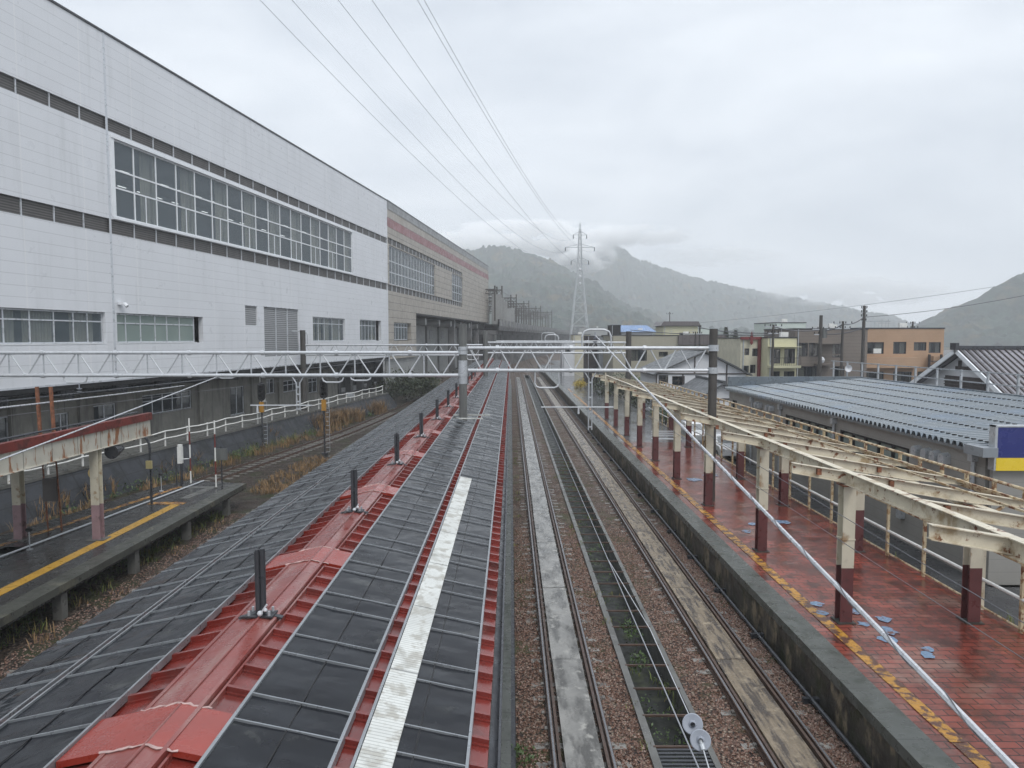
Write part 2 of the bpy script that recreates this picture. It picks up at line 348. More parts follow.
mb.quad((.10, 60, -.16), (2.74, 60, -.16), (2.74, 420, -.16), (.10, 420, -.16)); mb.quad((3.98, 60, -.16), (6.78, 60, -.16), (6.78, 420, -.16), (3.98, 420, -.16))
mb.quad((-24, 118, -.17), (.1, 118, -.17), (.1, 420, -.17), (-24, 420, -.17)); mb.quad((6.78, 180, -.17), (30, 180, -.17), (30, 420, -.17), (6.78, 420, -.17)); mb.quad((2.74, 150, -.17), (3.98, 150, -.17), (3.98, 420, -.17), (2.74, 420, -.17))
tag(mb.build('ballast_bed', m_ballast), kind='structure')
mb = MB(); strip(mb, -24, -10.2, 1, 60, -.17, 1, 1, .05); mb.quad((-24, 60, -.17), (-10.2, 60, -.17), (-10.2, 118, -.17), (-24, 118, -.17))
tag(mb.build('ballast_bed', m_darkbed), kind='structure')
mb = MB(); mb.quad((12.75, -5, -.02), (15.4, -5, -.02), (15.4, 62, -.02), (12.75, 62, -.02)); mb.quad((12.75, 62, -.02), (90, 62, -.02), (90, 240, -.02), (12.75, 240, -.02))
mb.quad((24.8, -5, -.02), (90, -5, -.02), (90, 62, -.02), (24.8, 62, -.02)); mb.quad((15.4, -5, -.02), (24.8, -5, -.02), (24.8, 22, -.02), (15.4, 22, -.02))
tag(mb.build('road', m_asph), kind='structure')
# yard between the bank fence and the low wall is built with the bank below

# loose ballast stones near the camera (one mass nobody could count)
mb = MB()
def stone(mb, x, y, z, r):
    vs = []; a0 = random.random() * 6.28
    for k in range(4):
        a = a0 + k * 1.571 + random.uniform(-.4, .4); vs.append((x + r * math.cos(a) * random.uniform(.7, 1.2), y + r * math.sin(a) * random.uniform(.7, 1.2), z + r * random.uniform(-.3, .3)))
    vs.append((x + r * random.uniform(-.4, .4), y + r * random.uniform(-.4, .4), z + r * random.uniform(.5, .9)))
    mb.add(vs, [(0, 1, 4), (1, 2, 4), (2, 3, 4), (3, 0, 4)])
for _ in range(26000):
    y = 5.5 + 24 * random.random() ** 1.7
    reg = random.random()
    if reg < .20: x = random.uniform(.14, .76)
    elif reg < .47: x = random.uniform(2.0, 2.72)
    elif reg < .70: x = random.uniform(4.0, 4.85)
    else: x = random.uniform(6.1, 6.66)
    stone(mb, x, y, -.155, random.uniform(.02, .046))
for _ in range(3000):
    y = 8 + 24 * random.random() ** 1.3; stone(mb, random.uniform(-12.9, -12.05), y, -.15, random.uniform(.02, .04))
tag(mb.build('ballast_stones', m_stone), 'brown crushed stone between and beside the rails', 'gravel', kind='stuff')

# ------------------------------------------------------------------ tracks
def rail_mesh(mb, path, gauge_off):
    pass
def straight_track(name, label, cx, y0, y1, slabm, slab=(.36, .36)):
    t = thing(name, label, 'railway track', (cx, y0, -.16), group='tracks between the two platforms')
    for sx in (-1, 1):
        mb = MB(); x = cx + sx * .56
        mb.box(x - .065, x + .065, y0, y1, -.155, -.13); mb.box(x - .012, x + .012, y0, y1, -.13, -.035); mb.box(x - .035, x + .035, y0, y1, -.035, -.004)
        mb.cm = 1; mb.box(x - .020, x + .020, y0, y1, -.004, .0)
        mb.build('rail', [m_rail, m_railtop], t)
        mb = MB(); x = cx + sx * .455
        mb.box(x - .03, x + .03, y0, min(y1, 90), -.155, -.02);         mb.build('guard_rail', [m_rail, m_railtop], t)
    if slabm:
        y = y0; k = 0
        while y < 62:
            ln = 5.0; mb = MB(); a = random.uniform(-.012, .012)
            mb.box(cx - slab[0] + a, cx + slab[1] + a, y + .012, y + ln - .012, -.15, -.03 + random.uniform(-.006, .004))
            mb.build('walkway_slab', slabm, t); y += ln
        mb = MB(); mb.box(cx - slab[0], cx + slab[1], 62, 140, -.15, -.03); mb.build('walkway_slab', slabm, t)
    proto = None; y = y0 + .3; n = 0
    while y < min(y1, 56):
        if proto is None:
            mb = MB(); mb.box(cx - .92, cx - .50, y - .10, y + .10, -.2, -.150); mb.box(cx + .50, cx + .92, y - .10, y + .10, -.2, -.150); mb.box(cx - .5, cx + .5, y - .09, y + .09, -.2, -.145)
            for sx in (-1, 1):
                for dx in (-.1, .1): mb.box(cx + sx * .56 + dx - .03, cx + sx * .56 + dx + .03, y - .05, y + .05, -.132, -.105)
            proto = mb.build('sleeper', m_sleeper, t); py = y
        else:
            c = proto.copy(); COL.objects.link(c); c.parent = t; c.location = (random.uniform(-.05, .05), y - py, random.uniform(-.022, .006)); n += 1
        y += .62
    return t
straight_track('railway_track', 'straight track nearest the centre platform with pale grey concrete slabs between its rails', 1.39, 2, 420, m_slab)
straight_track('railway_track', 'straight track beside the red platform with brownish worn slabs between its rails', 5.49, 2, 420, m_slab2)
straight_track('railway_track', 'track along the left edge of the solar-panelled platform roof', -11.35, 2, 200, None)
# curved track on the left
pts = [(-24.6, 2), (-22.4, 12), (-19.95, 24), (-17.35, 38.6), (-15.45, 49.5), (-14.05, 59), (-12.9, 72), (-12.0, 90), (-11.0, 130), (-9, 200)]
def spline(pts, n):
    res = []
    P = [Vector((p[0], p[1])) for p in pts]
    for i in range(len(P) - 1):
        p0 = P[max(i - 1, 0)]; p1 = P[i]; p2 = P[i + 1]; p3 = P[min(i + 2, len(P) - 1)]
        for k in range(n):
            t = k / n
            res.append(.5 * ((2 * p1) + (-p0 + p2) * t + (2 * p0 - 5 * p1 + 4 * p2 - p3) * t * t + (-p0 + 3 * p1 - 3 * p2 + p3) * t ** 3))
    res.append(P[-1]); return res
cl = spline(pts, 8)
def offs(cl, d):
    r = []
    for i, p in enumerate(cl):
        t = (cl[min(i + 1, len(cl) - 1)] - cl[max(i - 1, 0)]).normalized(); r.append(Vector((p.x + t.y * d, p.y - t.x * d)))
    return r
def sweep(mb, line, prof):
    n = len(prof); vs = []
    for i, p in enumerate(line):
        t = (line[min(i + 1, len(line) - 1)] - line[max(i - 1, 0)]).normalized()
        for a, z in prof: vs.append((p.x + t.y * a, p.y - t.x * a, z))
    mb.add(vs, [(k * n + i, k * n + (i + 1) % n, (k + 1) * n + (i + 1) % n, (k + 1) * n + i) for k in range(len(line) - 1) for i in range(n)])
t = thing('railway_track', 'curving track at the foot of the dark slab embankment', 'railway track', (-17.35, 38.6, -.16), group='tracks on the left of the station')
for d in (-.56, .56):
    mb = MB(); sweep(mb, offs(cl, d), [(-.06, -.15), (.06, -.15), (.035, -.01), (-.035, -.01)]); mb.cm = 1; sweep(mb, offs(cl, d), [(-.03, -.01), (.03, -.01), (.03, .0), (-.03, .0)])
    mb.build('rail', [m_rail, m_railtop], t)
proto = None; s = 0; k = 0
for i in range(len(cl) - 1):
    a, b = cl[i], cl[i + 1]; L_ = (b - a).length; q = 0
    while s + q < L_ and a.y < 75 and a.y > 20:
        p = a + (b - a) * ((s + q) / L_); ang = math.atan2(b.y - a.y, b.x - a.x) - math.pi / 2
        if proto is None:
            mb = MB(); mb.box(-1, 1, -.11, .11, -.04, .02); proto = mb.build('sleeper', m_sleeper, t, local=True); o = proto
        else: o = proto.copy(); COL.objects.link(o); o.parent = t
        o.location = (p.x + 17.35, p.y - 38.6, 0); o.rotation_euler = (0, 0, ang); q += .7
    s = 0
# faint extra tracks in the distance between 90 and 400 m
for i, x in enumerate((-4.5, 9.9, 13.6)):
    t = thing('railway_track', ['far track beyond the end of the centre platform roof', 'far track beyond the end of the red platform', 'outermost far track on the right before the beige buildings'][i], 'railway track', (x, 185, -.16), group='far tracks')
    for sx in (-1, 1):
        mb = MB(); mb.box(x + sx * .56 - .035, x + sx * .56 + .035, 185 if i else 115, 420, -.15, 0); mb.build('rail', m_rail, t)

# drain between the two tracks
t = thing('drainage_channel', 'long open concrete channel with cross bars between the two straight tracks', 'channel', (3.35, 2, -.35))
mb = MB(); mb.box(2.70, 2.86, 2, 150, -.9, -.09); mb.build('kerb', m_conc, t)
mb = MB(); mb.box(3.86, 3.98, 2, 150, -.9, -.09); mb.build('kerb', m_conc, t)
mb = MB(); mb.box(2.86, 3.86, 2, 150, -.9, -.72); mb.build('channel_bed', mat('wet_mud', (.012, .013, .010), .5, .4, 1.5, (.03, .035, .015), (.55, .65), 2, spec=.25), t)
y = 5.3
while y < 48:
    mb = MB(); mb.box(2.82, 3.90, y - .022, y + .022, -.12, -.078); mb.build('cross_bar', m_rail, t); y += 1.15
mb = MB()
for k in range(8): mb.box(2.87 , 3.85, 12.4 + k * .12, 12.46 + k * .12, -.12, -.10)
mb.build('grating', m_dksteel, t)

# ------------------------------------------------------------------ centre platform + roof
t = thing('station_platform', 'narrow grey edge of the centre platform showing beside the red roof eave', 'platform', (-5, 2, -.3))
mb = MB(); mb.box(-10, -.10, 1, 118, .55, .88); mb.build('deck', m_concdk, t)
mb = MB(); mb.box(-.42, 0, 1, 118, .88, .90); mb.build('coping', m_cope, t)
mb = MB(); mb.box(-.28, -.10, 1, 118, -.35, .55); mb.build('retaining_wall', m_concdk, t)
mb = MB(); mb.box(.0, .09, 1, 118, -.16, -.02); mb.build('cable_duct', m_dksteel, t)

RX, RZ, SL = -3.0, 4.6, .6 / 2.8
def rz_(x): return RZ - SL * abs(x - RX)
roof = thing('platform_roof', 'long low gabled red metal roof over the centre platform carrying dark panels', 'roof', (RX, 2, 3.9))
mb = MB(); Y1 = 112
mb.prism([(RX, rz_(RX)), (-.22, rz_(-.22)), (-.22, rz_(-.22) - .10), (RX, RZ - .14), (-5.83, rz_(-5.83) - .10), (-5.83, rz_(-5.83))], 1.5, Y1, 'Y')
y = 1.71
def slopebox(mb, xa, xb, y0, y1, h0, h1):
    za, zb = rz_(xa), rz_(xb)
    mb.add([(xa, y0, za + h0), (xb, y0, zb + h0), (xb, y1, zb + h0), (xa, y1, za + h0), (xa, y0, za + h1), (xb, y0, zb + h1), (xb, y1, zb + h1), (xa, y1, za + h1)],
           [(3,2,1,0),(4,5,6,7),(0,1,5,4),(1,2,6,5),(2,3,7,6),(3,0,4,7)])
k = 0
while y < Y1:
    # each tray steps up to the next with an upstanding seam
    slopebox(mb, -2.76, -.215, y - .02, y + .02, .0, .07); slopebox(mb, -5.835, -3.34, y - .02, y + .02, .0, .07)
    slopebox(mb, -2.76, -.215, y - .05, y + .05, .0, .02); slopebox(mb, -5.835, -3.34, y - .05, y + .05, .0, .02)
    y += .445
mb.build('roof_deck', m_red, roof)
mb = MB(); slopebox(mb, RX, -2.82, 1.5, Y1, .05, .075); slopebox(mb, -3.32, RX, 1.5, Y1, .05, .075)
slopebox(mb, -2.835, -2.80, 1.5, Y1, .0, .10); slopebox(mb, -2.785, -2.765, 1.5, Y1, .0, .06); slopebox(mb, -3.345, -3.30, 1.5, Y1, .0, .085)
mb.tube((-2.99, 1.5, RZ + .083), (-2.99, Y1, RZ + .083), .012, 6)
mb.build('ridge_cap', m_redcap, roof)
mb = MB(); slopebox(mb, -.215, -.10, 1.5, Y1, -.12, -.09); mb.box(-.125, -.10, 1.5, Y1, rz_(-.22) - .11, rz_(-.22) - .0); mb.build('gutter', m_dksteel, roof)
y = 5.82; i = 0
while y < 60:
    mb = MB(); slopebox(mb, RX, -2.52, y - .32, y + .32, .080, .088); slopebox(mb, -3.72, RX, y - .32, y + .32, .080, .088)
    
    slopebox(mb, -2.80, -2.52, y - .32, y - .31, .03, .08); slopebox(mb, -3.72, -3.34, y - .32, y - .31, .03, .08)
    p = mb.build('patch_plate', m_redfresh, roof); p['label'] = 'brighter red repainted plate across the ridge'
    rr = random.Random(i); mb = MB()
    for ys in (y - .33, y + .33):
        x = -3.36; pts_ = []
        while x < -2.70: pts_.append((x, ys + rr.uniform(-.018, .018), rz_(x) + .088)); x += .04
        mb.path(pts_, [rr.uniform(.004, .014) for _ in pts_], 5)
    mb.build('sealant_bead', m_white_trim, p)
    y += 4.75; i += 1

# panel bands
bands = [(-5.83, -4.95), (-4.85, -3.74), (-2.49, -1.524), (-1.351, -.396)]
P0, PER = 4.69, 1.34
for bi, (xa, xb) in enumerate(bands):
    h = .09
    def module(mb, y0, y1):
        xm = (xa + xb) / 2
        n = 5
        for (u, v) in ((xa, xm), (xm, xb)):
            vs = []; nx, ny = 4, max(2, int((y1 - y0) / .12))
            for j in range(ny + 1):
                for i2 in range(nx + 1):
                    x = u + (v - u) * i2 / nx; y = y0 + (y1 - y0) * j / ny
                    vs.append((x, y, rz_(x) + h + .014 * noise.noise((x * 1.2, y * 3.0, bi * 7.)) + .008 * noise.noise((x * 5, y * 9.0, bi * 3.))))
            mb.add(vs, [(j * (nx + 1) + i2, j * (nx + 1) + i2 + 1, (j + 1) * (nx + 1) + i2 + 1, (j + 1) * (nx + 1) + i2) for j in range(ny) for i2 in range(nx)])
    def bars(mb, y):
        w_ = .015
        slopebox(mb, xa + .01, xb - .01, y - w_ / 2, y + w_ / 2, h - .03, h + .022)
    y = P0 - PER; k = 0
    while y < Y1 - 2:
        if k < 24:
            mb = MB(); module(mb, y, y + PER); p = mb.build('roof_panel', m_sheet, roof, smooth=False)
            mb = MB(); bars(mb, y + .02); bars(mb, y + .47); mb.build('cross_rail', m_alu, p)
        else: break
        y += PER; k += 1
    mb = MB(); mr = MB(); y2 = y
    while y2 < Y1 - 2:
        module(mb, y2, y2 + PER); bars(mr, y2 + .02); bars(mr, y2 + .47); y2 += PER
    p = mb.build('roof_panel', m_sheet, roof); tag(p, kind='stuff'); mr.build('cross_rail', m_alu, p)
    mb = MB(); e = {0: (xb,), 1: (xa, xb), 2: (xa, xb), 3: (xa, xb)}[bi]
    for x in e:
        wv = .014
        mb.add([(x - wv, 1.6, rz_(x) + .03), (x + wv, 1.6, rz_(x) + .03), (x + wv, Y1 - 2, rz_(x) + .03), (x - wv, Y1 - 2, rz_(x) + .03),
                (x - wv, 1.6, rz_(x - wv) + h + .025), (x + wv, 1.6, rz_(x + wv) + h + .025), (x + wv, Y1 - 2, rz_(x + wv) + h + .025), (x - wv, Y1 - 2, rz_(x - wv) + h + .025)],
               [(3,2,1,0),(4,5,6,7),(0,1,5,4),(1,2,6,5),(2,3,7,6),(3,0,4,7)])
    mb.build('side_rail', m_alu, roof)
    xm = (xa + xb) / 2; mb = MB(); slopebox(mb, xm - .005, xm + .005, 1.6, Y1 - 2, h + .004, h + .012); mb.build('seam', m_black, roof)
mb = MB(); slopebox(mb, -1.325, -1.025, 4.2, 18.1, .112, .125)
pp = mb.build('pale_strip', m_pale, roof); pp['label'] = 'pale ribbed strip lying over the right hand panels'
# roof supports under the deck
for i in range(12):
    y = 5 + i * 9.2
    for x in (-4.6, -1.6):
        mb = MB(); mb.box(x - .12, x + .12, y - .12, y + .12, .88, rz_(x) - .12); mb.build('column', m_concdk, roof)

# ridge posts
first = None
for i in range(11):
    y = 8.2 + 5.02 * i
    if first is None:
        first = thing('ridge_post', 'nearest dark round post standing on the red roof ridge', 'post', (RX, y, RZ + .07), group='dark posts along the red roof ridge')
        mb = MB(); mb.tube((-.03, 0, .0), (-.03, 0, .78), .034, 12); mb.tube((.032, 0, 0), (.032, 0, .79), .034, 12); mb.tube((-.03, 0, .78), (-.03, 0, .80), .028, 12); mb.tube((.032, 0, .79), (.032, 0, .81), .028, 12)
        mb.build('pole', m_dksteel, first, local=True, smooth=True)
        mb = MB(); mb.box(-.17, .17, -.10, .10, .0, .02); mb.beam((-.26, .0, -.03), (0, 0, .035), .07, .02); mb.beam((.26, 0, -.03), (0, 0, .035), .07, .02)
        mb.build('base_plate', m_dksteel, first, local=True)
        for sx, sy in ((-1, -1), (1, -1), (1, 1), (-1, 1)):
            mb = MB(); mb.tube((sx * .12, sy * .07, .015), (sx * .12, sy * .07, .075), .016, 6); mb.build('bolt', m_galv, first, local=True)
        mb = MB(); mb.sphere((.02, -.09, .055), .035, 8); mb.sphere((.09, -.10, .10), .024, 8); mb.beam((.03, -.09, .06), (.10, -.08, .16), .02, .02); mb.build('clamp', m_galvw, first, local=True)
    else: copy_tree(first, (RX, y, RZ + .07), label='%s dark post along the red roof ridge counting away from the viewer' % ORD[i])

# ------------------------------------------------------------------ right platform
t = thing('station_platform', 'wide wet red paved platform with a worn yellow line on the right', 'platform', (9.5, 2, -.3))
mb = MB(); strip(mb, 7.4, 12.45, 1, 47, .898, .5, .5, .012); mb.build('paving', m_pave, t)
mb = MB(); mb.quad((7.4, 47, .898), (12.45, 47, .898), (12.45, 180, .898), (7.4, 180, .898)); mb.build('paving', m_pavegrey, t)
mb = MB(); mb.box(6.80, 7.41, 1, 180, .70, .915); mb.build('coping', m_cope, t)
mb = MB(); mb.box(6.86, 7.1, 1, 180, -.35, .70); mb.build('retaining_wall', m_pwall, t)
mb = MB(); mb.box(12.35, 12.45, 1, 180, -.35, .89); mb.build('retaining_wall', m_pwall, t)
mb = MB(); y = 1.5
mb.tube((6.70, 1, -.06), (6.70, 120, -.06), .05, 8)
while y < 60: mb.box(6.5, 6.86, y - .05, y + .05, -.16, -.02); y += 3.4
mb.build('cable_duct', m_dksteel, t)
mb = MB(); r_ = random.Random(4); y = 2
while y < 95:
    ln = r_.uniform(1.5, 4)
    if noise.noise((0, y * .21, 5)) < .28: mb = MB(); mb.quad((7.72 + r_.uniform(-.02, .02), y, .913), (8.0 + r_.uniform(-.03, .03), y, .913), (8.0, y + ln - .02, .913), (7.72, y + ln - .02, .913)); mb.build('yellow_line', m_yel, t)
    y += ln
rr = random.Random(5)
for (cx, cy, s_) in ((8.85, 16.0, .27), (9.4, 17.2, .24), (8.9, 17.7, .24), (9.15, 16.5, .28), (8.75, 16.9, .2), (9.3, 15.2, .22), (9.5, 15.5, .18), (8.0, 17.6, .2), (8.15, 18.2, .22), (8.6, 25.2, .3), (9.3, 26.2, .35), (9.1, 34.5, .5), (10.2, 35.5, .5), (10.4, 26.5, .4)):
    n = 11; mb = MB(); mb.add([(cx + s_ * rr.uniform(.45, 1.) * math.cos(6.28 * k / n), cy + s_ * rr.uniform(.45, 1) * math.sin(6.28 * k / n), .9165) for k in range(n)], [tuple(range(n))]); mb.build('blue_patch', m_blue, t)

# canopy frame on the right platform
can = thing('canopy_frame', 'bare rusty cream steel canopy frame without a roof over the red platform', 'canopy', (9.9, 10, .9))
CZ = lambda x: 4.93 - .165 * (x - 6.8)
colY = [10.3, 17.1, 22.9, 29.2, 34.8, 40, 45, 50, 55.3, 60.6]
for k, y in enumerate(colY):
    for x in (8.32, 11.5):
        ztop = CZ(x) - .31; hw = .15
        mb = MB()
        for (a, b, c, d) in ((-hw, hw, -hw, -hw + .03), (-hw, hw, hw - .03, hw), (-.02, .02, -hw + .03, hw - .03)):
            mb.cm = 1; mb.box(x + a, x + b, y + c, y + d, 2.3, ztop); mb.cm = 0; mb.box(x + a, x + b, y + c, y + d, .88, 2.3)
        mb.cm = 2; mb.box(x - .22, x + .22, y - .22, y + .22, .88, .93)
        mb.cm = 1; mb.box(x - hw - .015, x + hw + .015, y - hw - .015, y + hw + .015, 3.0, 3.03)
        cc = mb.build('column', [m_maroon, m_creamcol, m_concdk], can)
        mb = MB(); mb.box(x - .19, x + .19, y - .19, y + .19, ztop - .03, ztop - .002); mb.build('head_plate', m_rust, cc)
# two long girders carried by the columns
for x, z in ((8.32, CZ(8.32) + .015), (11.5, CZ(11.5) - .285)):
    mb = MB(); mb.ibeam((x, 8.6, z), (x, 61.3, z), .20, .32 if x < 9 else .14, .02)
    yy = 10
    while yy < 61 and x < 9: mb.box(x - .09, x + .09, yy - .008, yy + .008, z - .27, z - .02); yy += 2.85
    mb.build('girder', m_cream, can)
y = 8.6; k = 0
while y < 61.5:
    mb = MB(); (mb.ibeam((6.95, y, CZ(6.95)), (8.3, y, CZ(8.3)), .16, .26, .018, .29) if min(abs(y - q) for q in colY) < 1.3 else None); mb.ibeam((8.3, y, CZ(8.3)), (11.4, y, CZ(11.4)), .16, .28, .018, .28); mb.ibeam((11.4, y, CZ(11.4)), (13.05, y, CZ(13.05)), .16, .28, .018, .16)
    r = mb.build('rafter', m_cream, can)
    for x in ((7.6, 9.4), (10.6,), (9.0, 12.0))[k % 3]:
        mb = MB(); mb.box(x - .05, x + .05, y - .10, y - .012, CZ(x) - .19, CZ(x) - .04); mb.build('bracket', m_rust, r)
    y += 2.85; k += 1
for x, ww in ((12.45, .05), (11.0, .035)):
    mb = MB(); mb.beam((x, 8.6, CZ(x) + .03), (x, 61.2, CZ(x) + .03), ww, .05); mb.build('purlin', m_creamrust, can)
for y in colY[1:-1]:
    mb = MB(); mb.beam((8.32, y + .2, CZ(8.3) - .35), (8.32, y + .75, CZ(8.3) - .30), .06, .06); mb.beam((11.5, y, 3.3), (12.2, y, CZ(12.2) - .22), .06, .06); mb.build('knee_brace', m_creamrust, can)
# eave ladder on the far side
mb = MB(); mb.beam((13.1, 8, 3.75), (13.1, 61.5, 3.75), .12, .13); mb.beam((12.9, 8, 3.86), (12.9, 61.5, 3.86), .05, .05); mb.build('eave_beam', m_creamrust, can)
mb = MB(); mb.tube((13.1, 8, 4.12), (13.1, 61.5, 4.12), .045, 8); mb.build('eave_rail', m_creamrust, can)
y = 8.4; prev = None
while y < 61.4:
    mb = MB(); mb.box(13.06, 13.14, y - .045, y + .045, 3.81, 4.09); mb.box(12.92, 13.14, y - .02, y + .02, 3.82, 3.9); mb.build('rail_post', m_creamrust, can); y += 1.15

# railing behind the red platform
fe = thing('railing', 'cream painted pipe railing with rusty posts along the back of the red platform', 'railing', (12.25, 6, .9))
y = 6.4
while y < 62:
    mb = MB(); mb.box(12.22, 12.30, y - .04, y + .04, .85, 2.62)
    mb.build('post', m_creamrust if int(y * 3) % 2 else m_cream, fe); y += 2.0
for z, r in ((2.58, .035), (1.72, .045), (.99, .03)):
    mb = MB(); mb.tube((12.26, 5, z), (12.26, 62, z), r, 8); mb.build('rail', m_fence if z == 1.72 else m_creamrust, fe)
for y in (17.9, 18.25, 10.4):
    mb = MB(); mb.box(12.2, 12.34, y - .07, y + .07, .85, 2.95); mb.build('post', m_cream, fe)

def rail_fence_path(): pass

# ------------------------------------------------------------------ vegetation helpers
def blades(mb, cx, cy, cz, n, r, h, lean=.5, wd=.012):
    for _ in range(n):
        a = random.random() * 6.283; q = r * math.sqrt(random.random()); x, y = cx + q * math.cos(a), cy + q * math.sin(a)
        hh = h * random.uniform(.5, 1.15); d = random.random() * 6.283; l = lean * hh * random.random(); w2 = wd * random.uniform(.6, 1.5)
        px, py = math.cos(d + 1.57) * w2, math.sin(d + 1.57) * w2
        x1, y1 = x + math.cos(d) * l * .4, y + math.sin(d) * l * .4; x2, y2 = x + math.cos(d) * l, y + math.sin(d) * l
        mb.add([(x - px, y - py, cz), (x + px, y + py, cz), (x1 + px, y1 + py, cz + hh * .6), (x1 - px, y1 - py, cz + hh * .6), (x2, y2, cz + hh)], [(0, 1, 2, 3), (3, 2, 4)])
def leaves(mb, c, rad, n, s, shell=.45, flat=.35):
    for _ in range(n):
        d = Vector((random.gauss(0, 1), random.gauss(0, 1), random.gauss(0, 1))).normalized() * (shell + (1 - shell) * random.random())
        f = 1 + .35 * noise.noise(Vector((d.x * 2 + c[0], d.y * 2 + c[1], d.z * 2)))
        p = Vector(c) + Vector((d.x * rad[0] * f, d.y * rad[1] * f, d.z * rad[2] * f))
        u = Vector((random.uniform(-1, 1), random.uniform(-1, 1), random.uniform(-1, 1))).normalized(); v = u.cross(Vector((random.uniform(-1, 1), random.uniform(-1, 1), 1))).normalized()
        q = s * random.uniform(.5, 1.3)
        mb.quad(p - u * q, p + v * q * .6, p + u * q, p - v * q * .6)

exec_later = []

# ------------------------------------------------------------------ the big white building (left)
AZ = R(90 - 8.6)
T0, T1, ZB, ZT = -18., 46.35, 5.5, 24.8
def windowset(parent, x0, x1, z0, z1, mull, trans, y, fm, gm, fw=.07, split=None, sill=None):
    """one window: frame part with its pane as a sub-part"""
    mb = MB()
    mb.box(x0, x1, y - .05, y + .05, z1 - fw, z1); mb.box(x0, x1, y - .05, y + .05, z0, z0 + fw)
    mb.box(x0, x0 + fw, y - .048, y + .048, z0 + fw, z1 - fw); mb.box(x1 - fw, x1, y - .048, y + .048, z0 + fw, z1 - fw)
    for m_ in mull: mb.box(m_ - fw / 2, m_ + fw / 2, y - .045, y + .045, z0 + fw, z1 - fw)
    for t_ in trans: mb.box(x0 + fw, x1 - fw, y - .04, y + .04, t_ - fw / 2, t_ + fw / 2)
    if sill: mb.box(x0 - .05, x1 + .05, y - sill, y - .052, z0 - .06, z0 + .0)
    f = mb.build('window', fm, parent, local=True)
    g = MB(); g.box(x0 + .01, x1 - .01, y - .012, y + .012, z0 + .01, z1 - .01); g.build('pane', gm, f, local=True)
    return f
hall = thing('station_building', 'huge white clad station building with long window band on the left', 'building', (-22.26, 42, 0), AZ)
rec = []
H_up = (T0 + .1, T1 - .05, 19.5, 20.25); H_lo = (T0 + .1, T1 - .05, 13.8, 14.65); H_win = (-1.6, 34.55, 14.82, 19.2)
H_w1 = (-17.5, -2.75, 7.62, 9.38); H_w2 = (-1.85, 6.6, 7.62, 9.38); H_s = (12.2, 14.0, 8.9, 10.42); H_l = (15.1, 21.3, 6.4, 10.45); H_w3 = (24.3, 32.2, 7.55, 9.9); H_w4 = (36.5, 43.6, 7.55, 9.95)
mb = MB(); wall_holes(mb, T0, T1, ZB, ZT, [H_up, H_lo, H_win, H_w1, H_w2, H_s, H_l, H_w3, H_w4], 0, .35)
mb.quad((T1, 0, ZB), (T1, 26, ZB), (T1, 26, ZT), (T1, 0, ZT)); mb.quad((T0, 0, ZB), (T0, 0, ZT), (T0, 26, ZT), (T0, 26, ZB))
mb.quad((T0, 26, ZB), (T0, 26, ZT), (T1, 26, ZT), (T1, 26, ZB))
mb.build('wall', m_siding, hall, local=True)
mb = MB(); mb.box(T0, T1, 0.02, 26, ZT + .002, ZT + .05); mb.box(T0, T1, -.06, .10, ZT + .01, ZT + .12); mb.build('roof', m_dksteel, hall, local=True)
mb = MB(); mb.box(T0, T1, .02, 26, ZB - .25, ZB - .003); mb.build('soffit', m_black, hall, local=True)
mb = MB(); mb.box(T0, T1, -.03, .0, ZB, ZB + .10); mb.box(-2.09, -2.01, -.02, .02, ZB + .1, ZT); mb.box(-2.16, -2.09, -.012, .02, ZB + .1, ZT); mb.build('trim', m_silver, hall, local=True)
for H, nm in ((H_up, 'upper'), (H_lo, 'lower')):
    mb = MB(); mb.box(H[0], H[1], .12, .15, H[2], H[3]); lo = mb.build('louvre_band', m_louvre, hall, local=True)
    x = -18.
    while x < T1:
        mb = MB(); mb.box(x - .022, x + .022, .05, .12, H[2] + .002, H[3] - .002); mb.build('divider', m_silver, lo, local=True); x += 2.0
    mb = MB(); mb.box(H[0], H[1], .0, .12, H[2] + .001, H[2] + .03); mb.build('sill', m_silver, lo, local=True)
f = windowset(hall, H_win[0], H_win[1], H_win[2], H_win[3], [.13 + 2.02 * k for k in range(17)], [16.5, 17.5], .10, m_whitetrim, m_glass, .09)
mb = MB()
for k in range(17):
    if k % 2: mb.box(.13 + 2.02 * k - 1.04, .13 + 2.02 * k - .98, .06, .14, H_win[2] + .09, 16.46)
mb.box(H_win[0] - .25, H_win[1], -.10, .02, H_win[3] + .0, H_win[3] + .16); mb.box(H_win[0] - .3, H_win[0], -.05, .02, H_win[2], H_win[3]); mb.box(H_win[0] - .25, H_win[1], -.10, .02, H_win[2] - .14, H_win[2] - .0)
mb.build('surround', m_whitetrim, f, local=True)
